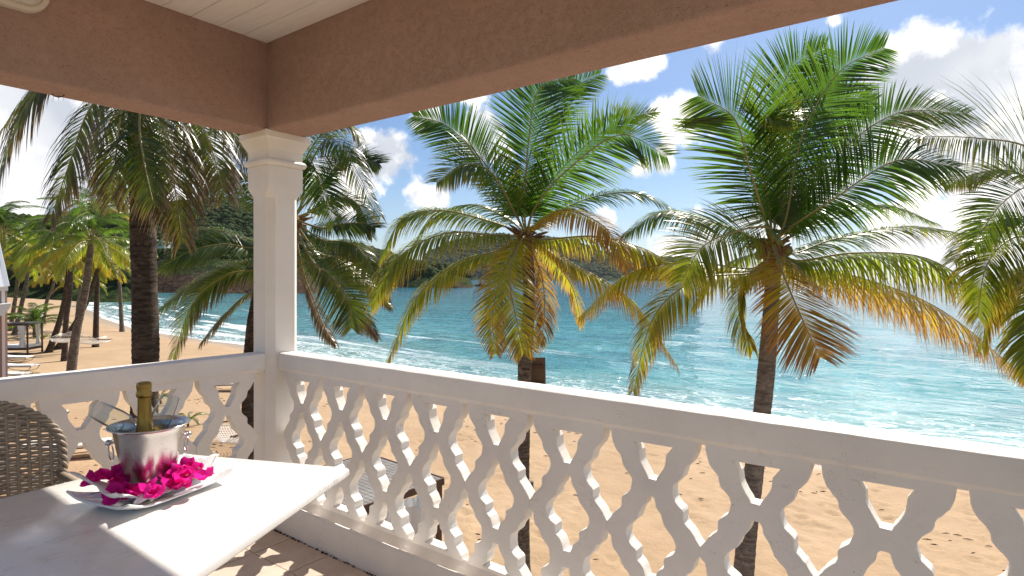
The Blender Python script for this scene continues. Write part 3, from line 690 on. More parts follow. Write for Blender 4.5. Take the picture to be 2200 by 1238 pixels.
# palm at the right edge, crown outside the frame
hand_palm('coconut palm at the right edge whose fronds reach in from outside', (2330, 470), 8.2,
    [(2400, 1380, .1), (2385, 1080, 0), (2360, 860, 0), (2340, 640, 0)], .15, .10, M['trunk'], [
    ([(2290, 400, -.2), (2210, 318, -.3), (2100, 297, -.4), (1968, 292, -.5)], .42, .6, .6, 1.35, .2, dict(n=84, asym=.2)),
    ([(2280, 430, .5), (2180, 370, .8), (2100, 372, 1.0), (2030, 400, 1.0)], .40, .6, .4, .8, .3, gr),
    ([(2280, 450, -.6), (2220, 400, -.9), (2150, 440, -1.1), (2090, 530, -1.2)], .26, .4, .7, .95, .25, dict(n=80)),
    ([(2270, 500, .2), (2190, 470, .4), (2120, 485, .5), (2050, 560, .5)], .22, .7, .3, .9, .35, gr),
    ([(2270, 520, -.4), (2180, 510, -.6), (2120, 570, -.8), (2100, 680, -.9)], .36, .8, .4, .9, .35, gr),
    ([(2280, 560, .2), (2200, 580, .4), (2130, 640, .5), (2110, 750, .5)], .45, 1.0, .3, .9, .35, gr),
    ([(2290, 570, -.5), (2240, 640, -.8), (2215, 730, -.9), (2215, 810, -1.0)], .40, .8, .4, .8, .3, gr),
    ([(2340, 420, .5), (2370, 330, .9), (2430, 260, 1.1), (2520, 250, 1.2)], .1, .3, .7, 1.0, .2, gr),
    ([(2400, 420, 0), (2500, 330, 0), (2600, 330, 0), (2700, 420, 0)], .1, .5, .4, 1.1, .2, gr),
    ([(2400, 500, 0), (2500, 480, 0), (2600, 540, 0), (2680, 660, 0)], .3, .7, .4, 1.1, .2, gr),
    ], .83, seed=13)
# palm behind the column
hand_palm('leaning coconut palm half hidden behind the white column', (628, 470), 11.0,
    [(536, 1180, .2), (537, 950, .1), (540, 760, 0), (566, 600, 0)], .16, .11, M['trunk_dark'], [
    ([(655, 380, -.3), (700, 300, -.5), (745, 330, -.8), (818, 468, -1.0)], .30, .9, .4, .9, .5, gr),
    ([(690, 400, .2), (740, 340, .3), (790, 345, .4), (815, 352, .4)], .12, .4, .5, .8, .3, gr),
    ([(640, 380, .4), (690, 290, .6), (750, 270, .8), (803, 350, .8)], .38, .9, .3, .75, .3, gr),
    ([(650, 430, -.5), (662, 340, -.9), (690, 400, -1.2), (720, 480, -1.4)], .22, .5, .6, 1.0, .35, gr),
    ([(680, 450, .3), (730, 425, .5), (770, 440, .6), (800, 510, .6)], .2, .7, .4, .8, .3, gr),
    ([(690, 490, -.2), (730, 482, -.3), (780, 480, -.3), (806, 490, -.4)], .28, .6, .5, .8, .3, gr),
    ([(690, 515, -.3), (740, 520, -.5), (780, 545, -.6), (835, 650, -.7)], .30, .9, .3, .8, .35, gr),
    ([(680, 540, .3), (730, 560, .4), (790, 610, .4), (842, 660, .4)], .40, .8, .3, .7, .35, gr),
    ([(670, 560, -.5), (710, 590, -.8), (750, 650, -1.1), (756, 705, -1.2)], .34, .3, .8, 1.0, .3, gr),
    ([(675, 570, .1), (730, 620, .1), (780, 680, 0), (812, 728, 0)], .68, .8, .3, .6, .2, dict(n=60)),
    ([(650, 580, .2), (672, 640, .2), (695, 700, .1), (722, 742, 0)], .82, .9, .2, .55, .15, dict(n=56)),
    ([(570, 520, .0), (470, 495, -.1), (400, 498, -.2), (332, 520, -.2)], .18, .8, .3, .85, .3, gr),
    ([(560, 530, -.4), (480, 525, -.7), (410, 540, -.9), (338, 578, -1.0)], .22, .6, .5, .85, .3, gr),
    ([(560, 550, .2), (480, 575, .3), (400, 620, .3), (340, 668, .3)], .30, .8, .4, .8, .35, gr),
    ([(565, 570, -.4), (490, 590, -.7), (415, 650, -.9), (372, 770, -1.0)], .36, .7, .5, .9, .4, dict(n=80)),
    ([(570, 600, .4), (520, 640, .6), (470, 690, .7), (430, 740, .7)], .45, .9, .3, .7, .35, gr),
    ([(560, 440, .2), (500, 400, .4), (450, 400, .5), (405, 440, .6)], .30, .8, .4, .8, .3, gr),
    ([(570, 430, -.4), (520, 370, -.6), (470, 370, -.9), (410, 470, -1.0)], .25, .8, .4, .85, .3, gr),
    ([(600, 390, .5), (560, 300, .9), (500, 260, 1.2), (430, 300, 1.3)], .18, .6, .4, 1.0, .3, gr),
    ([(620, 380, .0), (600, 280, .0), (640, 220, .0), (700, 240, .0)], .12, .3, .6, 1.0, .3, gr),
    ], .76, seed=14, nuts=0, fkw=dict(mat='frond_dry', ragged=.12))
# big palm on the left, crown above the beam
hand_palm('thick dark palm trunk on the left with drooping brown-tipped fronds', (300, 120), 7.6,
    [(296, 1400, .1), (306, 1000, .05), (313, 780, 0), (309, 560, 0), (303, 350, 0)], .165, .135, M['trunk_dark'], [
    ([(320, 170, -.6), (345, 260, -1.0), (370, 370, -1.2), (392, 520, -1.3)], .42, 1.0, .4, .95, .5, dict(n=80, gap=.05)),
    ([(345, 150, -.2), (400, 210, -.5), (450, 310, -.8), (482, 420, -1.0)], .40, 1.0, .4, .95, .55, dict(n=80, gap=.08)),
    ([(360, 140, .4), (450, 190, .6), (530, 290, .6), (560, 420, .5)], .34, 1.0, .4, .9, .5, dict(n=74, gap=.05)),
    ([(260, 150, -.4), (190, 240, -.7), (150, 350, -.9), (108, 470, -1.0)], .38, 1.0, .4, .8, .55, dict(n=80, gap=.1)),
    ([(230, 120, -.2), (120, 160, -.3), (40, 260, -.5), (-10, 420, -.6)], .40, 1.1, .35, 1.0, .5, dict(n=80, gap=.05)),
    ([(240, 100, .3), (150, 120, .5), (70, 190, .6), (-30, 330, .6)], .36, 1.0, .4, .9, .5, dict(n=74, gap=.05)),
    ([(275, 170, -.9), (260, 250, -1.4), (250, 330, -1.7), (240, 430, -1.8)], .38, .9, .5, .8, .5, dict(n=74, gap=.1)),
    ([(305, 190, -1.0), (300, 270, -1.5), (310, 350, -1.8), (330, 440, -2.0)], .30, .8, .6, .8, .5, dict(n=74, gap=.05)),
    ([(290, 170, .6), (250, 240, 1.0), (220, 300, 1.3), (200, 400, 1.5)], .35, .9, .4, .8, .4, gr),
    ([(340, 150, .8), (390, 210, 1.3), (420, 280, 1.6), (440, 390, 1.7)], .35, .9, .4, .8, .4, gr),
    ([(300, 20, 0), (330, -100, 0), (400, -180, 0), (500, -180, 0)], .1, .3, .5, 1.1, .2, gr),
    ([(260, 40, 0), (160, -80, 0), (40, -100, 0), (-80, -20, 0)], .1, .4, .5, 1.1, .2, gr),
    ([(360, 80, .4), (480, 30, .9), (600, 60, 1.2), (690, 180, 1.2)], .15, .7, .4, 1.1, .3, gr),
    ], .83, seed=15, nuts=0, fkw=dict(mat='frond_dry', wid=.023, ragged=.16, nk=1.7))

# beach grove
protos = []
for k in range(6):
    rr = random.Random(50 + k); dz = [.9, .6, .3, -.1, -.5, -.9][k]
    pts = [Vector((0, 0, 0)), Vector((.7, 0, .25 + .35 * dz)), Vector((1.6, 0, .15 + .55 * dz)), Vector((2.4, 0, -.5 + .4 * dz)), Vector((2.75, 0, -1.15 + .3 * dz))]
    protos.append(frond_mesh('frond', pts, .62, n=46, age=[.05, .10, .18, .28, .38, .50][k], tipage=.3, droop=1.0, rr=rr, segs=3, wid=.032))
trunk_cache = {}
def grove_palm(px, py, d, tpx, label, size=1.0, r=.17, nf=22, seed=0, mat=None, cat='palm tree', group='coconut palms on the far beach', cscale=1.0):
    rr = random.Random(seed); c = P(px, py, d)
    b = P(tpx[0][0], tpx[0][1], d + (tpx[0][2] if len(tpx[0]) > 2 else 0)); zb = gz(b.x, b.y) - .15
    root = empty('palm_tree', (b.x, b.y, zb)); off = Vector((b.x, b.y, zb))
    mids = [P(q[0], q[1], d) - off for q in tpx[1:]]
    trunk(root, [Vector((0, 0, 0))] + mids + [c - off], r, r * .62, mat or M['trunk'], ring=.14, sides=9, step=.07, rr=rr)
    for k in range(nf):
        i = min(5, int(k / nf * 6)); me = protos[i]
        o = link('frond', me, None, root); s = size * .9 * rr.uniform(.85, 1.12)
        o.matrix_local = Matrix.Translation(c - off) @ Matrix.Rotation(k * 2.39996 + rr.uniform(-.3, .3), 4, 'Z') @ Matrix.Rotation(-R_(55 - 20 * i + rr.uniform(-10, 10)) if i < 3 else R_(rr.uniform(-8, 14)), 4, 'Y') @ Matrix.Rotation(rr.uniform(-.5, .5), 4, 'X') @ Matrix.Scale(s, 4)
    tag(root, label, cat, group); return root
grove_palm(197, 515, 29, [(150, 800), (163, 720), (184, 620)], 'leaning palm on the beach with the white hammock at its trunk', 1.15, .22, 26, 1)
grove_palm(150, 545, 40, [(103, 752), (128, 690), (143, 620)], 'curved dark palm just left of the two straighter beach palms', 1.15, .2, 24, 2, M['trunk_dark'])
grove_palm(152, 520, 36, [(138, 765), (142, 690), (151, 620)], 'slim upright palm standing between the hammock palm and the curved dark palm', 1.1, .17, 24, 3, M['trunk_dark'])
grove_palm(215, 560, 42, [(118, 745), (158, 700), (190, 640)], 'strongly leaning palm whose low trunk crosses behind the hammock palm', 1.1, .2, 22, 4, M['trunk_dark'])
grove_palm(215, 440, 44, [(205, 735), (208, 640), (212, 540)], 'tallest dark-crowned palm rising behind the beach grove', 1.25, .2, 24, 5, M['trunk_dark'])
grove_palm(65, 520, 52, [(30, 722), (45, 660), (58, 600)], 'tilted palm above the daybed near the pink cottage', 1.3, .2, 24, 6)
grove_palm(40, 560, 56, [(22, 712), (30, 660), (36, 620)], 'palm nearest the white roof of the pink cottage', 1.3, .2, 24, 7)
grove_palm(120, 585, 66, [(92, 690), (100, 650), (112, 620)], 'lower palm in the middle of the grove behind the young palm', 1.35, .2, 22, 8)
grove_palm(255, 540, 60, [(262, 660), (258, 630), (256, 600)], 'palm leaning over the sand right behind the thick dark trunk', 1.2, .2, 22, 9)
grove_palm(8, 500, 46, [(-20, 745), (-14, 660), (-2, 580)], 'palm partly hidden by the roof of the pink cottage', 1.3, .2, 22, 10)
grove_palm(175, 600, 85, [(165, 665), (168, 645), (172, 625)], 'small distant palm deep in the beach grove', 1.3, .2, 20, 11)
# young stemless palms
def young_palm(px, py, d, size, label, n=13, seed=0, age=2):
    b = onz(px, py, 0); b = P(px, py, d); zb = gz(b.x, b.y); rr = random.Random(seed)
    root = empty('young_palm', (b.x, b.y, zb))
    MB().lathe([(.05 * size, 0), (.07 * size, .1 * size), (.04 * size, .3 * size), (.01, .4 * size)], 8).build('stem', M['fibre'], root, True)
    for k in range(n):
        o = link('frond', protos[rr.choice((0, 1, 1, age))], None, root)
        o.matrix_local = Matrix.Translation((0, 0, .15 * size)) @ Matrix.Rotation(k * 2.4 + rr.uniform(-.3, .3), 4, 'Z') @ Matrix.Rotation(-R_(rr.uniform(20, 62)), 4, 'Y') @ Matrix.Scale(size * rr.uniform(.7, 1.1) * .45, 4)
    return tag(root, label, 'young palm', 'young palms sprouting from the sand')
young_palm(75, 722, 50, 2.6, 'bright green young palm beside the daybed on the sand', 18, 1)
young_palm(91, 742, 46, .75, 'tiny palm sprout alone in the sand right of the daybed', 6, 2)
young_palm(404, 908, 20.5, .62, 'yellow-green palm sprout seen through the left balustrade', 7, 3)
young_palm(892, 1078, 10.2, .42, 'small palm sprout behind the slatted daybed roof', 8, 4)
young_palm(345, 865, 24, .62, 'small palm sprout behind the champagne flute', 7, 5)
# undergrowth behind the grove
mb = MB(); rr = random.Random(8)
for k in range(1500):
    px = rr.uniform(-60, 250); d = rr.uniform(80, 125); v = ray(px, 600); x, y = v.x * d, v.y * d
    z = gz(x, y); hgt = 5.5 * (1 - abs(px - 80) / 260)
    if shore_dist(np.array([x]), np.array([y]))[0][0] < 14: continue
    clump(mb, (x, y, z + rr.uniform(0, hgt)), rr.uniform(.5, 1.5), rr)
tag(mb.build('undergrowth', M['bush'], None, True, 'age', False), 'green bushes filling the back of the beach palm grove', 'undergrowth', kind='stuff')
# seaweed and twig litter on the sand
mb = MB(); rr = random.Random(5)
cl_ = [(rr.uniform(-20, 14), rr.uniform(6, 26)) for _ in range(60)]
for k in range(900):
    c_ = rr.choice(cl_); x, y = LD(c_[0] + rr.gauss(0, .9), c_[1] + rr.gauss(0, .35)) if k % 4 else LD(rr.uniform(-24, 16), rr.uniform(5.5, 30)); z, s2, _ = ground_h(np.array([x]), np.array([y]))
    if s2[0] < 2: continue
    a = rr.uniform(-.5, .5) + 2.2; l = rr.uniform(.03, .11); z = z[0] + .012; dx, dy = math.cos(a) * l, math.sin(a) * l
    mb.tube([(x - dx, y - dy, z), (x, y, z + .012), (x + dx * rr.uniform(.4, 1), y + dy, z)], [.004, .012, .004], 4)
tag(mb.build('seaweed_litter', M['trunk_dark'], None, True, None, False), 'dark seaweed scraps and twigs scattered over the sand', 'seaweed', kind='stuff')

# ------------------------------------------------------------ balcony floor
fl = MB().box((-3.0, -3.2, -.30), (2.19, 3.47, -.008)).build('floor', M['grout']); tag(fl, kind='structure')
tile_me = None
for i in range(8):
    for j in range(11):
        x1 = 1.8885 - i * .3335 if i else 1.890; x0 = 1.6655 - (i) * .3335 + .006; x1 = 1.8900 if i == 0 else 1.6655 - (i - 1) * .3335
        if i == 0: x0 = 1.6695
        y1 = 2.913 - j * .3325 + .3325; y0 = y1 - .3265
        w_ = x1 - x0
        if y1 > 3.17: y1 = 3.17
        if tile_me is None or i == 0 or j == 0:
            mb = MB().box((0, 0, -.008), (w_, y1 - y0, 0)); o = mb.build('floor_tile', M['tile'], fl, bevel=.0015)
            if i and j: tile_me = o.data
            elif i == 1 and j == 1: tile_me = o.data
        else: o = link('floor_tile', tile_me, None, fl)
        o.location = (x0, y0, rnd.uniform(-.0006, .0006) + .0015)
# dark dirt line along the foot of the kerb
mb = MB(); rr = random.Random(2)
for k in range(260):
    y = rr.uniform(-1, 3.17); s = rr.uniform(.002, .007); clump(mb, (1.893 - rr.uniform(0, .008), y, .003), s, rr)
for k in range(60): clump(mb, (1.89 - rr.expovariate(18), 3.17 - rr.expovariate(60), .003), rr.uniform(.002, .008), rr)
tag(mb.build('dirt', M['grout'], None, True, None, False), 'line of dark dirt where the tiles meet the kerb', 'dirt', kind='stuff')

# ------------------------------------------------------------ balustrades
H_SLIT_UP = [(.875, .013), (.85, .015), (.815, .024), (.79, .04), (.77, .058), (.755, .062), (.737, .067), (.722, .08), (.702, .098), (.683, .104), (.66, .100), (.64, .090), (.617, .064), (.60, .061), (.578, .060), (.556, .038), (.54, .024), (.527, .016)]
H_EYE = [(.648, .008), (.640, .016), (.612, .023), (.592, .038), (.575, .046), (.555, .052), (.545, .060), (.527, .078), (.507, .094), (.488, .099), (.468, .096), (.450, .086), (.432, .058), (.418, .055), (.395, .054), (.380, .036), (.355, .022), (.335, .015)]
H_SLIT_LO = [(.458, .010), (.450, .018), (.41, .026), (.395, .042), (.375, .056), (.360, .062), (.345, .075), (.325, .096), (.295, .103), (.270, .101), (.25, .092), (.232, .064), (.215, .060), (.190, .058), (.17, .040), (.15, .024), (.125, .020)]
H_TRI_UP = [(.838, .078), (.835, .073), (.806, .052), (.772, .049), (.760, .044), (.738, .032), (.718, .019), (.708, .015)]
H_TRI_LO = [(.274, .010), (.268, .016), (.246, .022), (.228, .036), (.214, .047), (.196, .049), (.178, .052), (.158, .068), (.150, .074)]
def smooth_poly(h):                     # half-profile -> softened list
    pts = [Vector((w_, z, 0)) for z, w_ in h]; C = catmull(pts, len(pts) * 2)
    return [(p.y, max(.004, p.x)) for p in C]
def lattice_block(pitch, zlo, zhi, thick, mat, seed=0):
    """one concrete unit between two slits, local x = along, z = up; extruded along local y"""
    rr = random.Random(seed); hp = pitch / 2
    def jit(p): return (p[0] + .0012 * rr.uniform(-1, 1), p[1] + .0012 * rr.uniform(-1, 1))
    SU = smooth_poly(H_SLIT_UP); SL = smooth_poly(H_SLIT_LO)
    right = [(hp - w_, z) for z, w_ in SU] + [(hp, .505), (hp, .470)] + [(hp - w_, z) for z, w_ in SL]
    outer = [(hp - .013, zhi)] + [jit(p) for p in right] + [(hp - .020, zlo)]
    outer = outer + [(-x, z) for x, z in outer[::-1]]
    holes = []
    for H in (H_TRI_UP, H_EYE, H_TRI_LO):
        S = smooth_poly(H) if H is not H_TRI_UP else H
        dz, dx, kx = rr.uniform(-.010, .006), rr.uniform(-.004, .004), rr.uniform(.93, 1.04)
        holes.append([jit((w_ * kx + dx, z + dz)) for z, w_ in S] + [jit((-w_ * kx + dx, z + dz)) for z, w_ in S[::-1]])
    cu = bpy.data.curves.new('lb', 'CURVE'); cu.dimensions = '2D'; cu.fill_mode = 'BOTH'; cu.extrude = thick / 2 - .004; cu.bevel_depth = .004; cu.bevel_resolution = 1; cu.offset = -.004
    for poly in [outer] + holes:
        sp = cu.splines.new('POLY'); sp.points.add(len(poly) - 1); sp.use_cyclic_u = True
        for q, (x, z) in zip(sp.points, poly): q.co = (x, z, 0, 1)
    ob = bpy.data.objects.new('tmp', cu); col.objects.link(ob)
    dg = bpy.context.evaluated_depsgraph_get(); me = bpy.data.meshes.new_from_object(ob.evaluated_get(dg)); bpy.data.objects.remove(ob)
    me.transform(Matrix.Rotation(math.pi / 2, 4, 'X')); me.materials.clear(); me.materials.append(mat); me.name = 'lattice_block'
    me.polygons.foreach_set('use_smooth', [True] * len(me.polygons)); me.set_sharp_from_angle(angle=R_(20))
    return me
blocks_R = [lattice_block(.3667, .085, .885, .060, M['lattice'], s) for s in range(7)]
blocks_L = [lattice_block(.3585, .085, .885, .060, M['lattice'], s + 9) for s in range(5)]
def rail_profile(a, b, z=.985):         # a = inner face, b = outer face
    s = 1 if b > a else -1
    return [(a + s * .009, z + .001), (a + s * .002, z - .003), (a, z - .009), (a - s * .001, z - .05), (a, .893), (a + s * .020, .876), (a + s * .024, .868), (b - s * .024, .868), (b - s * .02, .876), (b, .893), (b, z - .009), (b - s * .002, z - .003), (b - s * .009, z)]
def rail(name, prof, axis, a0, a1, mat, parent, seed):
    n = 90; mb = MB(); k = len(prof); vs = []
    for i in range(n + 1):
        a = a0 + (a1 - a0) * i / n
        for j, (d, z) in enumerate(prof):
            nz_ = noise.noise(Vector((a * 9, j * 3.1, seed))) * .0016 + noise.noise(Vector((a * 40, j * 3.1, seed))) * .0009
            vs.append((d + nz_, a, z + nz_) if axis == 'Y' else (a, d + nz_, z + nz_))
    fs = [(i * k + j, i * k + (j + 1) % k, (i + 1) * k + (j + 1) % k, (i + 1) * k + j) for i in range(n) for j in range(k)] + [tuple(range(k)), tuple(n * k + j for j in range(k))[::-1]]
    mb.add(vs, fs); return sharp_smooth(mb.build(name, mat, parent), 32)
def curb_profile(a, b, h=.148):
    s = 1 if b > a else -1
    return [(a, -.002), (a + s * .002, .08), (a + s * .004, .135), (a + s * .008, .155), (a + s * .016, .166), (a + s * .024, .164), (a + s * .05, .135), (a + s * .08, .100), (a + s * .12, .088), (a + s * .148, .102), (a + s * .164, .126), (a + s * .178, .135), (b - s * .05, .10), (b, .07), (b, -.30), (a + s * .02, -.30)]
rr_ = empty('balustrade', (2.09, 0, 0)); bpy.context.view_layer.update()
def put(o, root): o.parent = root; o.location = Vector(o.location) - Vector(root.location); return o
put(rail('handrail', rail_profile(2.043, 2.176), 'Y', -3.2, 3.290, M['white'], None, 1), rr_)
put(rail('kerb', curb_profile(1.8966, 2.19), 'Y', -3.2, 3.288, M['white'], None, 2), rr_)
k = -9
while True:
    y0 = 2.06 * (-.016 + .178 * k); yc = y0 + .3667 / 2
    if yc + .18 > 3.295: break
    o = link('lattice_block', blocks_R[(k * 3) % 7], None, rr_); o.rotation_euler[2] = math.pi / 2; o.location = (2.093 - 2.09, yc, 0)
    k += 1
tag(rr_, 'white balustrade running along the right of the balcony towards the sea', 'balustrade')
rl_ = empty('balustrade', (0, 3.39, 0))
put(rail('handrail', rail_profile(3.325, 3.46), 'X', -3.0, 1.980, M['white'], None, 3), rl_)
put(rail('kerb', curb_profile(3.177, 3.47), 'X', -3.0, 1.8955, M['white'], None, 4), rl_)
xs = 1.936
for k in range(13):
    o = link('lattice_block', blocks_L[(k * 2) % 5], None, rl_); o.location = (xs - .3585 * (k + .5), 3.372 - 3.39, 0)
tag(rl_, 'white balustrade at the back left behind the ice bucket and chair', 'balustrade')

# ------------------------------------------------------------ column
cx, cy = 2.09, 3.40
cr = empty('column', (cx, cy, 0))
def ring(h, c_, z):                       # square with chamfer c_
    c_ = max(c_, .0015)
    return [(-h + c_, -h, z), (h - c_, -h, z), (h, -h + c_, z), (h, h - c_, z), (h - c_, h, z), (-h + c_, h, z), (-h, h - c_, z), (-h, -h + c_, z)]
def stack(levels, name, mat, bevel=0):
    mb = MB(); vs = []; n = 8
    for h, c_, z in levels: vs += ring(h, c_, z)
    m = len(levels); fs = [(i * n + k, i * n + (k + 1) % n, (i + 1) * n + (k + 1) % n, (i + 1) * n + k) for i in range(m - 1) for k in range(n)] + [tuple(range(n))[::-1], tuple((m - 1) * n + k for k in range(n))]
    mb.add(vs, fs); return sharp_smooth(mb.build(name, mat, cr), 25)
stack([(.107, .042, -.30), (.107, .042, .5), (.107, .042, 1.2), (.107, .042, 1.93), (.107, .030, 1.948), (.115, .006, 1.985), (.116, .002, 2.0), (.116, .002, 2.120)], 'shaft', M['column'])
stack([(.116, .002, 2.121), (.128, .002, 2.126), (.134, .003, 2.138), (.134, .003, 2.150), (.126, .002, 2.162), (.117, .002, 2.166), (.115, .002, 2.178), (.115, .002, 2.212), (.119, .002, 2.222), (.122, .002, 2.228), (.134, .002, 2.250), (.143, .002, 2.272), (.145, .002, 2.276), (.152, .002, 2.284), (.152, .002, 2.321)], 'capital', M['column'])
tag(cr, 'white square corner column with a moulded capital under the stucco beams', 'column')

# ------------------------------------------------------------ roof over the balcony
ro = empty('veranda_roof', (0, 0, 2.32))
def wavy_box(name, lo, hi, mat, parent, bevel=.014):
    o = MB().box(lo, hi).build(name, mat, parent, bevel=bevel); o.location.z = -2.32; return sharp_smooth(o, 60)
wavy_box('beam', (1.955, -1.9, 2.3185), (2.207, 3.5133, 3.05), M['stucco'], ro)
wavy_box('beam', (-1.1, 3.267, 2.3187), (2.10, 3.5130, 3.0495), M['stucco'], ro)
x = 1.9535; i = 0
bme = MB().box((-.1425, -1.9, 0), (0, 3.2655, .02)).build('ceiling_board', M['board'], ro, bevel=.003)
while x > -.9:
    o = bme if i == 0 else link('ceiling_board', bme.data, None, ro)
    o.location = (x, 0, 2.828 - 2.32 + rnd.uniform(-.0012, .0012)); x -= .1455; i += 1
MB().box((-1.05, -1.9, 2.855), (1.954, 3.266, 2.90)).build('roof_deck', M['brownwood'], ro).location.z = -2.32
o = MB().box((-1.2, -2.0, 3.055), (2.35, 3.66, 3.10)).build('roof_slab', M['roof_w'], ro); o.location.z = -2.32
hk = P(112, 203, 1.0); v = ray(125, 203); s_ = (2.3185 - CH) / v.z; hp = CAM + v * s_
mb = MB(); mb.tube([Vector((-.028, 0, .004)), Vector((-.018, 0, -.009)), Vector((0, 0, -.013)), Vector((.018, 0, -.009)), Vector((.028, 0, .004))], .003, 6)
o = mb.build('hook', M['darkmetal'], ro, True); o.location = (hp.x, hp.y, hp.z - 2.32); o.rotation_euler[2] = R_(-35)
tag(ro, 'salmon stucco beams with a cream boarded ceiling over the balcony', 'veranda roof')
# bulkhead lamp
la = empty('wall_lamp', (.70, 3.262, 2.690))
def oval(rx, rz, y, n=40, flat=.07):
    out = []
    for k in range(n):
        a = 2 * math.pi * k / n; out.append((math.cos(a) * rz + (flat if math.cos(a) > 0 else -flat), y, math.sin(a) * rz))
    return out
def oval_shell(levels, name, mat):
    mb = MB(); vs = []
    for r, y in levels: vs += oval(r, r, y, 40, .105)
    n = 40; m = len(levels); fs = [(i * n + k, i * n + (k + 1) % n, (i + 1) * n + (k + 1) % n, (i + 1) * n + k) for i in range(m - 1) for k in range(n)] + [tuple((m - 1) * n + k for k in range(n))]
    mb.add(vs, fs); return sharp_smooth(mb.build(name, mat, la), 35)
M['lampbody'] = material('cream_lamp_housing', (.62, .56, .49), .4, .4).m
t = material('frosted_lamp_glass', (.55, .52, .47), .25, .5); t.l.new(t.bump(t.noise(t.scalev(t.co, (60, 1, 1)), 3, 1), .5, .003), t.b.inputs['Normal']); M['lampglass'] = t.m
oval_shell([(.096, .005), (.096, -.018), (.092, -.026), (.078, -.030), (.072, -.026)], 'housing', M['lampbody'])
oval_shell([(.071, -.024), (.066, -.036), (.052, -.044), (.03, -.047)], 'diffuser', M['lampglass'])
mb = MB(); mb.lathe([(.001, -.003), (.005, -.002), (.005, .003)], 8, M=Matrix.Translation((.118, -.029, -.055)) @ Matrix.Rotation(R_(90), 4, 'X')); mb.build('screw', M['darkmetal'], la)
tag(la, 'cream oval bulkhead lamp on the left stucco beam, cut by the picture corner', 'lamp')

# ------------------------------------------------------------ table
P1 = Vector((1.389, 1.759)); P2 = Vector((1.092, 2.434)); P3 = Vector((.659, 1.41)); P4 = Vector((.525, 2.384))
A_ = P1 + (P3 - P1) * 1.75; B_ = P2 + (P4 - P2) * 2.35
poly = [P1, P2, B_, A_]
cen = (P1 + P2 + A_ + B_) / 4
def round_poly(poly, r, n=6):
    out = []
    for i, p in enumerate(poly):
        a = (poly[i - 1] - p).normalized(); b = (poly[(i + 1) % len(poly)] - p).normalized()
        for k in range(n + 1):
            t_ = k / n; q0 = p + a * r; q1 = p + b * r; out.append(q0.lerp(p, t_).lerp(p.lerp(q1, t_), t_))
    return out
tb = empty('table', (cen.x, cen.y, 0))
rp = round_poly(poly, .035)
mb = MB(); vs = []
lv = [(.006, .726), (0, .731), (0, .744), (.0035, .749), (.008, .750)]
for ins, z in lv:
    for p in rp:
        q = p + (cen - p).normalized() * ins; vs.append((q.x - cen.x, q.y - cen.y, z))
n = len(rp); m = len(lv)
fs = [(i * n + k, i * n + (k + 1) % n, (i + 1) * n + (k + 1) % n, (i + 1) * n + k) for i in range(m - 1) for k in range(n)] + [tuple(range(n))[::-1], tuple((m - 1) * n + k for k in range(n))]
mb.add(vs, fs); sharp_smooth(mb.build('tabletop', M['stone'], tb), 30)
MB().lathe([(.03, .725), (.10, .722), (.10, .71), (.035, .70), (.035, .06), (.06, .045), (.27, .03), (.28, .0025), (.01, .002)], 28).build('pedestal', M['whitemetal'], tb, True)
tag(tb, 'white veined stone-topped table in the foreground corner', 'table')

# ------------------------------------------------------------ tray, napkin, bucket, bottle, flutes, flowers
TZ = .7515; tc = Vector((.838, 2.045)); ta = R_(14)
tray = empty('tray', (tc.x, tc.y, TZ), ta)
nx, ny = 34, 24; X, Y = np.meshgrid(np.linspace(-1, 1, nx), np.linspace(-1, 1, ny))
HX, HY = .178, .130
Z = .010 + .018 * np.clip((abs(X) - .60) / .4, 0, 1) ** 1.4 + .011 * np.clip((abs(Y) - .62) / .38, 0, 1) ** 1.4
bm_t = grid_mesh('tray_body', X * HX * (1 + .04 * Y ** 2), Y * HY * (1 + .05 * X ** 2), Z + .012 * (abs(X) * abs(Y)) ** 3)
o = link('dish', bm_t, M['porcelain'], tray); md = o.modifiers.new('s', 'SOLIDIFY'); md.thickness = .006; md.offset = -1
MB().box((-.12, -.08, 0), (.12, .08, .008)).build('foot', M['porcelain'], tray, bevel=.002)
tag(tray, 'white rectangular porcelain dish under the ice bucket', 'dish')
# napkin : folded cloth with raised points
nap = empty('napkin', (tc.x, tc.y, TZ), ta)
nx, ny = 70, 46; X, Y = np.meshgrid(np.linspace(-1, 1, nx), np.linspace(-1, 1, ny))
xx = X * .182 + .008 * np.sin(Y * 5); yy = Y * .105 * (1 - .35 * abs(X)) + .010 * np.sin(X * 7) + .02 * X
zz = .017 + .034 * np.clip((abs(X) - .55) / .45, 0, 1) ** 1.3 + .013 * np.clip(abs(Y) - .3, 0, 1)
zz += (vnoise(X, Y, .55, 3, 3) - .5) * .022 * np.clip(abs(X) * 1.6 + .3, 0, 1) + .007 * abs(np.sin(X * 9 + Y * 4 + vnoise(X, Y, .8, 5, 2) * 6)) + .006
lift = np.clip(-X - .30, 0, 1) * np.clip(Y + .2, 0, 1.2); zz += lift * .065; xx -= lift * .03; yy += lift * .05
lift2 = np.clip(X - .45, 0, 1) * np.clip(.5 - Y, 0, 1.2); zz += lift2 * .008; xx += lift2 * .02
zz += .004
o = link('cloth', grid_mesh('cloth', xx, yy, zz), M['napkin'], nap); md = o.modifiers.new('s', 'SOLIDIFY'); md.thickness = .0016
mb = MB()                                  # a rolled front corner of the cloth
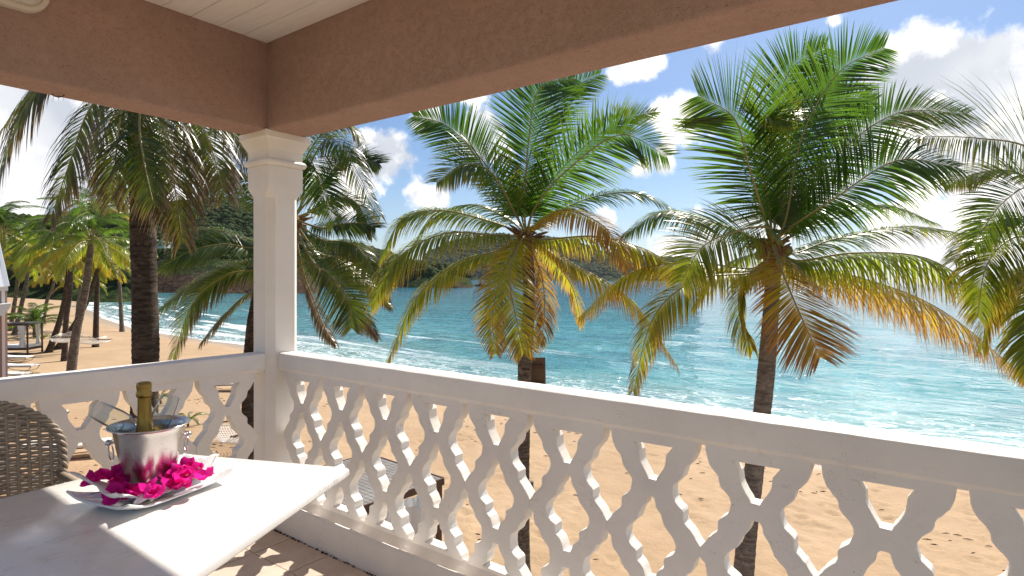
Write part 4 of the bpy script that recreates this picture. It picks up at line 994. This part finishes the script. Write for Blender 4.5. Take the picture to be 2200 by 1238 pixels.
for k, (x0, y0, x1, y1, hgt) in enumerate(((-.09, -.100, .03, -.080, .026), (-.13, -.085, -.05, -.09, .022), (.09, -.04, .165, -.01, .030))):
    pts = [(x0, y0, .024), ((x0 + x1) / 2, (y0 + y1) / 2 + .008, .024 + hgt * .5), (x1, y1, .026)]
    C = catmull([Vector(p) for p in pts], 12); mb = MB(); mb.tube(C, [.003 + .011 * math.sin(math.pi * (i + .6) / 13.2) for i in range(13)], 10)
    mb.build('cloth_fold', M['napkin'], nap, True)
tag(nap, 'white cloth napkin crumpled in the dish beneath the bucket', 'napkin')

bc = Vector((.829, 2.069)); BZ = .768; bh = .2065
bk = empty('ice_bucket', (bc.x, bc.y, BZ))
MB().lathe([(.001, .004), (.058, .004), (.061, 0), (.065, .004), (.069, .012), (.084, .10), (.0985, .180), (.1005, .195), (.1025, .1985), (.112, .2050), (.1155, .2072), (.1170, .2050), (.1165, .2030)], 72).build('pail', M['steel'], bk, True)
MB().lathe([(.1155, .2074), (.109, .2048), (.098, .196), (.0955, .178), (.081, .10), (.066, .015), (.001, .012)], 72).build('pail_lining', M['steel'], bk, True, fix=False)
vb = ray(315, 912); ab = math.atan2(-vb.x, vb.y)
for a in (ab + .05, ab + math.pi - .15):   # knob and ring each side
    d = Vector((math.cos(a), math.sin(a), 0)); rr0 = .0945; c0_ = d * rr0 + Vector((0, 0, .155))
    mb = MB(); mb.lathe([(.001, .026), (.008, .0245), (.0115, .018), (.0085, .011), (.0045, .008), (.0045, -.004), (.012, -.006)], 16, M=Matrix.Translation(c0_) @ d.to_track_quat('Z', 'Y').to_matrix().to_4x4())
    kn = mb.build('knob', M['steel'], bk, True)
    s2 = d.cross(Vector((0, 0, 1))); cc = c0_ + d * .010 - Vector((0, 0, .029)); mb = MB()
    mb.tube([cc + (s2 * math.cos(q) + Vector((0, 0, 1)) * math.sin(q)) * .027 + d * .004 * math.sin(q) for q in [2 * math.pi * i / 24 for i in range(25)]], .0023, 6, False)
    r_o = mb.build('ring_handle', M['steel'], bk, True)
tag(bk, 'stainless steel ice bucket beaded with condensation', 'ice bucket')
o = MB().lathe([(.001, .004), (.03, .006), (.06, .002), (.0905, 0)], 40, (bc.x, bc.y, BZ + .150)).build('ice_water', M['ice'], None, True)
tag(o, 'bluish ice water inside the steel bucket', 'water')

btl = empty('champagne_bottle', (bc.x, bc.y, BZ)); ax_ = (Vector((.820, 2.086, 1.108)) - Vector((.824, 2.078, .80))).normalized()
Mb = Matrix.Translation(Vector((.824, 2.078, .79)) - Vector(btl.location)) @ ax_.to_track_quat('Z', 'Y').to_matrix().to_4x4()
MB().lathe([(.001, 0), (.036, .002), (.037, .08), (.035, .11), (.026, .145), (.0185, .172)], 28, M=Mb).build('bottle', M['bottle'], btl, True)
mb = MB(); prof = [(q_ * .98, z_) for q_, z_ in [(.040, .118), (.030, .151), (.0235, .180), (.0208, .215), (.0195, .250), (.0190, .268), (.0192, .270), (.0222, .271), (.0232, .277), (.0228, .284), (.0205, .290), (.0215, .300), (.0222, .307), (.0212, .314), (.017, .318), (.001, .319)]]
mb.lathe(prof, 32, M=Mb)
for i, v_ in enumerate(mb.v):
    r_i = i // 32; k_ = i % 32
    if 8 <= r_i <= 13:
        ctr = Mb @ Vector((0, 0, prof[r_i][1])); f = 1 + .045 * math.sin(k_ * math.pi / 4) + .03 * noise.noise(Vector(v_) * 120); mb.v[i] = tuple(ctr + (Vector(v_) - ctr) * f)
mb.build('gold_foil', M['gold'], btl, True)
tag(btl, 'champagne bottle with gold foiled neck standing in the ice bucket', 'bottle')
def flute(tip, base, label, R=.031):
    """rim centre -> stem direction; foot is down in the bucket"""
    tip = Vector(tip); base = Vector(base); ax = (tip - base).normalized(); L = .15
    root = empty('champagne_flute', tuple(tip - ax * (L + .055)))
    Mx = ax.to_track_quat('Z', 'Y').to_matrix().to_4x4()
    o_ = [(.003, .056), (.010, .062), (.020, .078), (.0285, .10), (R + .001, .13), (R, .165), (R - .0030, .205)]
    i_ = [(R - .0042, .2045), (R - .0014, .165), (R - .0006, .13), (.0272, .10), (.0187, .079), (.008, .0645), (.0005, .062)]
    MB().lathe([(.0005, .05)] + o_ + [(R - .0036, .2062)] + i_, 40, M=Mx).build('bowl', M['glass'], root, True)
    MB().lathe([(.0005, .056), (.0042, .0555), (.0036, .03), (.0035, .008), (.0065, .003), (.020, .0015), (.0215, 0), (.0005, 0)], 24, M=Mx).build('stem', M['glass'], root, True)
    tag(root, label, 'flute')
flute((.728, 2.208, 1.018), (.818, 2.075, .945), 'champagne flute leaning out of the bucket to the left')
flute((.895, 2.070, 1.052), (.838, 2.060, .935), 'champagne flute leaning out of the bucket behind the bottle to the right')

# bougainvillea
M['petal_w'] = material('cream_floret', (.8, .78, .55), .6).m
M['twig'] = material('green_twig', (.22, .25, .08), .6).m
def bract_me(seed):
    rr = random.Random(seed); n = 8; mb = MB(); cup = rr.uniform(.3, .8); vs = [(0, 0, 0)]; 
    out = [(0, .0), (.32, .10), (.50, .36), (.44, .66), (.22, .90), (0, 1.05), (-.22, .90), (-.44, .66), (-.50, .36), (-.32, .10)]
    vs = [(0, .12, -.02), (0, .45, -.10), (0, .8, -.06)]
    for x, y in out: vs.append((x * rr.uniform(.9, 1.1), y, cup * x * x * 1.6 + .12 * (y - .5) ** 2 * rr.uniform(-1, 3) + rr.uniform(-.05, .05)))
    fs = [(0, 3, 4), (0, 4, 5, 1), (1, 5, 6), (1, 6, 7, 2), (2, 7, 8), (2, 8, 9), (2, 9, 10, 1), (1, 10, 11), (0, 1, 11, 12), (0, 12, 3)]
    mb.add(vs, fs); me = mb.mesh('bract'); me.materials.append(M['bract']); me.polygons.foreach_set('use_smooth', [True] * len(me.polygons)); return me
BR = [bract_me(s) for s in range(6)]
fl_me = MB().lathe([(.0008, 0), (.0012, .012), (.0045, .014), (.0005, .0145)], 7).mesh('floret'); fl_me.materials.append(M['petal_w'])
def sprig(px, py, z, n, label, seed, spread=.026, size=.041):
    rr = random.Random(seed); c = onz(px, py, z); root = empty('bougainvillea_sprig', (c.x, c.y, z))
    for k in range(n):
        a = rr.uniform(0, 6.28); q = Vector((rr.gauss(0, spread), rr.gauss(0, spread * .7), abs(rr.gauss(0, .014))))
        base = Matrix.Translation(q) @ Matrix.Rotation(a, 4, 'Z') @ Matrix.Rotation(R_(rr.uniform(-60, 60)), 4, 'X') @ Matrix.Rotation(R_(rr.uniform(-50, 50)), 4, 'Y')
        for j in range(3):
            o = link('bract', BR[rr.randrange(6)], None, root)
            o.matrix_local = base @ Matrix.Rotation(j * 2.09 + rr.uniform(-.2, .2), 4, 'Z') @ Matrix.Rotation(R_(rr.uniform(25, 62)), 4, 'X') @ Matrix.Scale(size * rr.uniform(.75, 1.12), 4)
        if k % 2 == 0:
            o = link('floret', fl_me, None, root); o.matrix_local = base
    mb = MB(); mb.tube([Vector((-.05, .0, 0)), Vector((0, .006, -.004)), Vector((.05, -.004, .0))], .0016, 5); mb.build('twig', M['twig'], root, True)
    tag(root, label, 'bougainvillea', 'bougainvillea sprigs round the bucket')
sprig(234, 1052, .787, 6, 'leftmost magenta bougainvillea sprig hanging over the left of the dish', 1)
sprig(250, 1032, .806, 6, 'dark magenta bougainvillea sprig against the lower left of the bucket', 2, .022)
sprig(268, 1068, .782, 5, 'magenta bougainvillea sprig at the front edge left of centre', 3, .022)
sprig(300, 1076, .776, 3, 'bright pink bougainvillea sprig directly in front of the bucket', 4)
sprig(335, 1074, .776, 4, 'red-pink bougainvillea sprig in front of the bucket, right of centre', 5, .022)
sprig(370, 1050, .785, 6, 'magenta bougainvillea sprig right of the bucket base', 6)
sprig(385, 1022, .805, 7, 'sunlit pink bougainvillea sprig piled highest right of the bucket', 7, .022)
sprig(400, 1035, .795, 6, 'pink bougainvillea sprig below the highest pile', 8)
sprig(428, 1025, .790, 5, 'rightmost pink bougainvillea sprig pointing at the end of the dish', 9)

# ------------------------------------------------------------ wicker chair
ch = empty('wicker_chair', (.50, 2.72, 0), 0)
W2 = .300; ZB, ZT = .42, .985; YB = .13
def back_pt(x, z):                       # curved, reclined shell
    u = x / W2; return Vector((x, YB + .05 * (z - .42) / .5 - .11 * u * u, z))
def half_w(z):
    top = ZT - .215
    if z <= top: return W2
    q = (z - top) / (ZT - top); return W2 * max(0, 1 - q ** 2.3) ** .55
mb = MB(); nst = 20; row = 0; z = ZB
while z < ZT - .006:
    hw = half_w(z); npt = max(6, int(hw / W2 * nst * 3)); pts = []
    for i in range(npt + 1):
        x = -hw + 2 * hw * i / npt; ph = (x + W2) / (2 * W2) * nst * math.pi + (row % 2) * math.pi
        p = back_pt(x, z + .0015 * math.sin(ph * .7 + row)); p.y -= .0058 * math.sin(ph); pts.append(p)
    mb.tube(pts, .0047, 5, False); z += .0090; row += 1
mb.build('woven_back', M['wicker'], ch, True)
mb = MB()
for k in range(nst + 1):
    x = -W2 + 2 * W2 * k / nst
    zt = ZT - .01
    while zt > ZB and half_w(zt) < abs(x) + .004: zt -= .005
    if zt > ZB + .03:
        mb.tube([back_pt(x, ZB + (zt - ZB) * i / 8) for i in range(9)], .0062, 6)
mb.build('stake', M['wicker'], ch, True)
out = []
zz_ = ZB
L_ = [(half_w(ZB + (ZT - ZB - .001) * i / 60), ZB + (ZT - ZB - .001) * i / 60) for i in range(61)]
right = [back_pt(w_, z) for w_, z in L_]; left = [back_pt(-w_, z) for w_, z in L_][::-1]
top = [back_pt(L_[-1][0] * (1 - 2 * i / 10), ZT) for i in range(1, 10)] if L_[-1][0] > .02 else []
C = catmull(right + top + left, 420)
for ph in (0, 2.09, 4.19):                # plaited rim
    mb = MB(); acc = 0; pts = []
    for i, p in enumerate(C):
        T = (C[min(i + 1, len(C) - 1)] - C[max(i - 1, 0)]).normalized(); N1 = T.cross(Vector((0, 1, 0))).normalized(); acc += (C[i] - C[i - 1]).length if i else 0
        a = acc * 78 + ph; pts.append(p + (N1 * math.cos(a) + Vector((0, 1, 0)) * math.sin(a)) * .0095)
    mb.tube(pts, .0075, 6, False); mb.build('rim_braid', M['wicker'], ch, True)
mb = MB()
for r_ in range(30):                      # woven seat
    y = -.36 + r_ * .016; pts = [Vector((x, y, .425 + .004 * math.sin(x * 70 + (r_ % 2) * math.pi))) for x in np.linspace(-.27, .27, 30)]
    mb.tube(pts, .0075, 5)
mb.build('seat', M['wicker'], ch, True)
for sx_ in (-1, 1):
    for sy_ in (-.33, .11):
        mb = MB(); mb.tube([(sx_ * .25, sy_, .42), (sx_ * .26, sy_ + (.02 if sy_ > 0 else -.01), .0)], .018, 10); mb.build('leg', M['wicker'], ch, True)
    mb = MB(); mb.tube([(sx_ * .29, .08, .68), (sx_ * .30, -.1, .67), (sx_ * .29, -.30, .655), (sx_ * .27, -.345, .60), (sx_ * .26, -.34, .42)], .014, 8); mb.build('armrest', M['wicker'], ch, True)
tag(ch, 'grey-brown wicker armchair tucked in behind the table', 'chair')

# ------------------------------------------------------------ things on the beach
# slatted daybed roof below the balcony
K2 = P(950, 1029, 9.2); K3 = P(700, 1112, 7.65); dzr = K2.z
db = empty('daybed', (K2.x, K2.y, gz(K2.x, K2.y)))
e1 = (Vector((K3.x, K3.y, 0)) - Vector((K2.x, K2.y, 0))); Le1 = e1.length; e1.normalize()
back = P(815, 991, 10.05); e2 = Vector((back.x - K2.x, back.y - K2.y, 0)); e2 = (e2 - e1 * e2.dot(e1)); Le2 = 1.9; e2.normalize()
rt_ = K2.z - db.location.z
Md = Matrix((( e1.x, e2.x, 0, 0), (e1.y, e2.y, 0, 0), (0, 0, 1, 0), (0, 0, 0, 1)))
def dbox(name, lo, hi, mat, bev=0): return MB().box(lo, hi, Md).build(name, mat, db, bevel=bev)
nsl = int(Le1 / .085)
for k in range(nsl):
    MB().box((k * .085 + .004, .0, rt_ - .012 + rnd.uniform(-.003, .003)), (k * .085 + .079, Le2, rt_ + .008), Md).build('roof_slat', M['greywood'], db)
for a, b in (((-.02, -.03), (Le1 + .02, -.002)), ((-.02, Le2 + .002), (Le1 + .02, Le2 + .03))): dbox('roof_rail', (a[0], a[1], rt_ - .09), (b[0], b[1], rt_ + .014), M['brownwood'])
for x in (-.045, Le1 + .025): dbox('roof_rail', (x, 0, rt_ - .09), (x + .022, Le2, rt_ + .012), M['brownwood'])
for x in (0, Le1 - .07):
    for y in (0, Le2 - .07): dbox('post', (x, y, -.3), (x + .07, y + .07, rt_ - .014), M['brownwood'])
dbox('bed_frame', (.07, .07, .28), (Le1 - .07, Le2 - .07, .40), M['brownwood']); dbox('mattress', (.09, .09, .403), (Le1 - .09, Le2 - .09, .55), M['cushion'], .04)
def curtain(c, r, h0, h1, mat, parent, seed, tie=.45):
    mb = MB(); n = 40; lv = 16; rr = random.Random(seed); vs = []
    for i in range(lv):
        s = i / (lv - 1); z = h1 + (h0 - h1) * s; g = r * (.35 + .65 * abs(s - tie) ** .7 * 1.3)
        for k in range(n):
            a = 2 * math.pi * k / n; q = g * (1 + .22 * math.sin(a * 7 + seed) + .08 * math.sin(a * 3 + s * 4)); vs.append((c[0] + math.cos(a) * q, c[1] + math.sin(a) * q * .8, z))
    mb.add(vs, [(i * n + k, i * n + (k + 1) % n, (i + 1) * n + (k + 1) % n, (i + 1) * n + k) for i in range(lv - 1) for k in range(n)])
    return mb.build('curtain', mat, parent, True, fix=False)
q = Md @ Vector((.12, .10, 0)); curtain((q.x, q.y), .10, .6, rt_ - .1, M['curtain'], db, 2, .5)
# front curtain gathered, seen bulging through the lattice
for t0_, o0, r_c, lo_, sd_ in ((.78, .30, .20, .75, 3), (1.28, .26, .15, .8, 4)):
    q0 = Md @ Vector((t0_, -o0, 0)); curtain((q0.x, q0.y), r_c, lo_, rt_ - .06, M['curtain'], db, sd_, .95)
tag(db, 'daybed with grey slatted roof and white curtains just below the balustrade', 'daybed')
# distant daybed
def small_daybed(px, py, d, label):
    p = P(px, py, d); z0 = gz(p.x, p.y); o = empty('daybed', (p.x, p.y, z0), math.atan2(FW.y, FW.x) + .15)
    for x in (0, 1.5):
        for y in (-.05, 2.2): MB().box((x, y, -.1), (x + .08, y + .08, 2.0)).build('post', M['brownwood'], o)
    for k in range(12): MB().box((-.05, -.1 + k * .2, 2.003), (1.65, .08 + k * .2, 2.04)).build('roof_slat', M['greywood'], o)
    MB().box((-.06, -.12, 1.90), (-.01, 2.32, 2.06)).build('roof_rail', M['brownwood'], o)
    MB().box((0, 0, .30), (1.55, 2.2, .44)).build('bed_frame', M['brownwood'], o); MB().box((.02, .04, .443), (1.5, 2.16, .60)).build('mattress', M['cushion'], o, bevel=.04)
    curtain((.05, .28), .26, .5, 1.92, M['curtain'], o, 5, .6); curtain((1.45, .2), .16, .5, 1.92, M['curtain'], o, 6, .6)
    return tag(o, label, 'daybed')
small_daybed(58, 757, 38.5, 'dark-framed daybed with white curtain beside the pink cottage')
def lounger(px, py, d, rz, label, back=.25):
    p = P(px, py, d); z0 = gz(p.x, p.y); o = empty('sun_lounger', (p.x, p.y, z0), rz)
    MB().box((-.95, -.31, .30), (.25, .31, .38)).build('cushion', M['cushion'], o, bevel=.03)
    mb = MB(); mb.box((0, -.31, 0), (.78, .31, .08), Matrix.Translation((.25, 0, .30)) @ Matrix.Rotation(-R_(back * 100), 4, 'Y')); mb.build('back_cushion', M['cushion'], o, bevel=.03)
    for s in (-1, 1):
        mb = MB(); mb.tube([(-.95, s * .30, .28), (-.80, s * .30, .10), (-.5, s * .30, .02), (0, s * .30, .02), (.4, s * .30, .05), (.8, s * .30, .2)], .014, 6); mb.build('runner', M['darkmetal'], o, True)
        mb = MB(); mb.tube([(-.98, s * .32, .29), (.28, s * .32, .29)], .016, 6); mb.build('side_rail', M['darkmetal'], o, True)
    return tag(o, label, 'sun lounger', 'white sun loungers on the sand')
bz = math.atan2(RT.y, RT.x)
lounger(30, 772, 35, bz + math.pi, 'rearmost white sun lounger beside the pink cottage', .1)
lounger(36, 790, 31.5, bz + math.pi + .05, 'middle white sun lounger at the foot of the pink cottage', .05)
lounger(18, 806, 29, bz + math.pi - .05, 'nearest white sun lounger peeping over the left handrail by the cottage', .1)
lounger(150, 992, 16.6, bz + math.pi + .5, 'white sun lounger seen through the lattice behind the chair', .12)
lounger(500, 836, 27.5, bz + .2, 'white sun lounger seen through the lattice beside the column', .2)
lounger(70, 893, 20.5, bz + math.pi + .3, 'white sun lounger whose end shows above the chair back', .1)
def hammock(a, b, label, wid=.55, sag=.55):
    a = Vector(a); b = Vector(b); o = empty('hammock', tuple((a + b) / 2 - Vector((0, 0, sag)))); off = Vector(o.location)
    u = (b - a).normalized(); s = u.cross(Vector((0, 0, 1))).normalized(); L = (b - a).length
    def pt(x, y):                        # x 0..1 along, y -1..1
        return a + (b - a) * x - Vector((0, 0, sag * 4 * x * (1 - x))) + s * y * wid + Vector((0, 0, .10 * y * y)) - off
    mb = MB()
    for i in range(15):
        y = -1 + 2 * i / 14; mb.tube([pt(.2 + .6 * k / 12, y) for k in range(13)], .012, 4)
    for k in range(19):
        x = .2 + .6 * k / 18; mb.tube([pt(x, -1 + 2 * j / 8) for j in range(9)], .012, 4)
    mb.build('net', M['rope'], o, True)
    mb = MB()
    for x, e in ((.2, a), (.8, b)):
        for i in range(9): mb.tube([pt(x, -1 + i / 4), e - off], .008, 4)
    mb.build('cord', M['rope'], o, True)
    for x in (.2, .8):
        mb = MB(); mb.tube([pt(x, -1.05), pt(x, 1.05)], .025, 6); mb.build('spreader_bar', M['brownwood'], o, True)
    return tag(o, label, 'hammock')
hammock(P(152, 712, 29.2), P(138, 716, 33.5) + RT * -.2, 'white rope hammock strung between the two beach palms')
hammock(P(152, 712, 29.2) + RT * .1, P(205, 722, 33) + RT * .6, 'white rope hammock on the right of the leaning beach palm')
hammock(P(474, 868, 19.5), P(560, 905, 15.5), 'white net hammock seen through the lattice beside the column', .5, .9)
# sandstone block
p = P(478, 982, 15.5); z0 = gz(p.x, p.y)
t = material('sandstone', (.50, .33, .17), .9, .1); t.l.new(t.mix(t.noise(t.pos, 12, 5), (.52, .35, .18), (.26, .15, .07)), t.b.inputs['Base Color']); t.l.new(t.bump(t.noise(t.pos, 14, 5), 1, .03), t.b.inputs['Normal']); M['sandstone'] = t.m
o = empty('stone_planter', (p.x, p.y, z0), .4); MB().box((-.35, -.3, -.1), (.35, .3, .22)).build('block', M['sandstone'], o, bevel=.03); MB().box((-.39, -.34, .221), (.39, .34, .29)).build('cap', M['sandstone'], o, bevel=.02)
tag(o, 'low tan stone block on the sand seen through the lattice by the column', 'stone block')
# board on the middle palm
q = P(1143, 806, 10.22); o = empty('notice_board', tuple(q), math.atan2(RT.y, RT.x))
MB().box((-.245, 0, -.33), (.235, .022, .30), Matrix.Rotation(R_(-1.5), 4, 'Y')).build('panel', M['plywood'], o, bevel=.003)
MB().box((-.2, -.05, .12), (.2, -.003, .18)).build('batten', M['brownwood'], o); MB().box((-.2, -.05, -.18), (.2, -.003, -.12)).build('batten', M['brownwood'], o)
tag(o, 'plain brown board fixed behind the trunk of the middle palm', 'board')
q = P(1141, 1042, 9.9); o = empty('junction_box', tuple(q), math.atan2(RT.y, RT.x))
MB().box((-.05, -.04, -.06), (.04, .04, .06)).build('box', M['darkmetal'], o, bevel=.005); mb = MB(); mb.tube([(-.01, 0, -.06), (-.03, 0, -.3), (-.05, .02, -.7)], .008, 6); mb.build('conduit', M['darkmetal'], o, True)
tag(o, 'small dark box low on the trunk of the middle palm', 'junction box')

# ------------------------------------------------------------ pink cottage at the left edge
M['pink'] = wallmat('pink_wall', (.42, .25, .22)); M['trimw'] = wallmat('white_trim', (.74, .73, .72))
t = material('white_metal_roof', (.68, .69, .70), .35, .4); t.l.new(t.mix(t.noise(t.pos, 2, 4), (.72, .73, .74), (.58, .60, .62)), t.b.inputs['Base Color']); M['metalroof'] = t.m
D = 14.0; E0 = P(17, 614, D); zb = gz(E0.x, E0.y); vv = ray(17, 614); hs = empty('cottage', (E0.x, E0.y, zb), math.atan2(vv.y, vv.x) - math.pi / 2 + R_(3)); He = E0.z - zb
MB().box((-6, .04, -.2), (-.06, 5, He - .12)).build('wall', M['pink'], hs)
MB().box((-.115, .0, -.2), (-.055, .038, He - .12)).build('corner_board', M['trimw'], hs); MB().box((-.055, .04, -.2), (-.012, .10, He - .12)).build('corner_board', M['pink'], hs)
MB().box((-6.1, -.06, He - .12), (0, .0375, He - .01)).build('fascia', M['trimw'], hs)
rp_ = 1.9; rise = 1.75; run_ = .2
mb = MB(); N = 60
vs = []
for i in range(N + 1):
    x = -6.1 + 6.1 * i / N + .02; zoff = .028 if (i % 4) in (0,) else 0
    xt = min(x, -.18 - .0); vs += [(x, -.12, He + zoff - .02), (min(x, x * 1.0 if x < -.2 else -.17), rp_, He + rise + zoff)]
mb.add(vs, [(2 * i, 2 * i + 2, 2 * i + 3, 2 * i + 1) for i in range(N)])
o = mb.build('roof', M['metalroof'], hs, fix=False); md = o.modifiers.new('s', 'SOLIDIFY'); md.thickness = .02
MB().box((-6.1, rp_, 0), (-.18, rp_ + .02, He + rise - .03)).build('gable_wall', M['trimw'], hs)
for k in range(40):
    if k % 8 == 0: pass
mb = MB(); mb.add([(-2, -.02, He - .62), (.035, -.02, He - .40), (.01, -.02, He - .50), (-.10, -.02, He - .68), (-2, -.02, He - .82), (-2, -.5, He - .62), (.035, -.5, He - .40), (.01, -.5, He - .50), (-.10, -.5, He - .68), (-2, -.5, He - .82)],
    [(0, 1, 2, 3, 4), (9, 8, 7, 6, 5), (0, 5, 6, 1), (1, 6, 7, 2), (2, 7, 8, 3), (3, 8, 9, 4)])
mb.build('gutter', M['whitemetal'], hs)
tag(hs, 'pink cottage with white metal roof at the left edge', 'cottage')

# ------------------------------------------------------------ air
t = material('air_haze'); vp = t.n.new('ShaderNodeVolumePrincipled'); vp.inputs['Color'].default_value = (.86, .92, 1, 1); vp.inputs['Density'].default_value = .00003; vp.inputs['Anisotropy'].default_value = .2
for l_ in list(t.out.inputs[0].links): t.l.remove(l_)
t.n.remove(t.b); t.l.new(vp.outputs[0], t.out.inputs[1])
hz_ = MB().box((-27000, -27000, ZW - 6), (27500, 27500, 330)).build('haze', t.m); tag(hz_, kind='stuff')
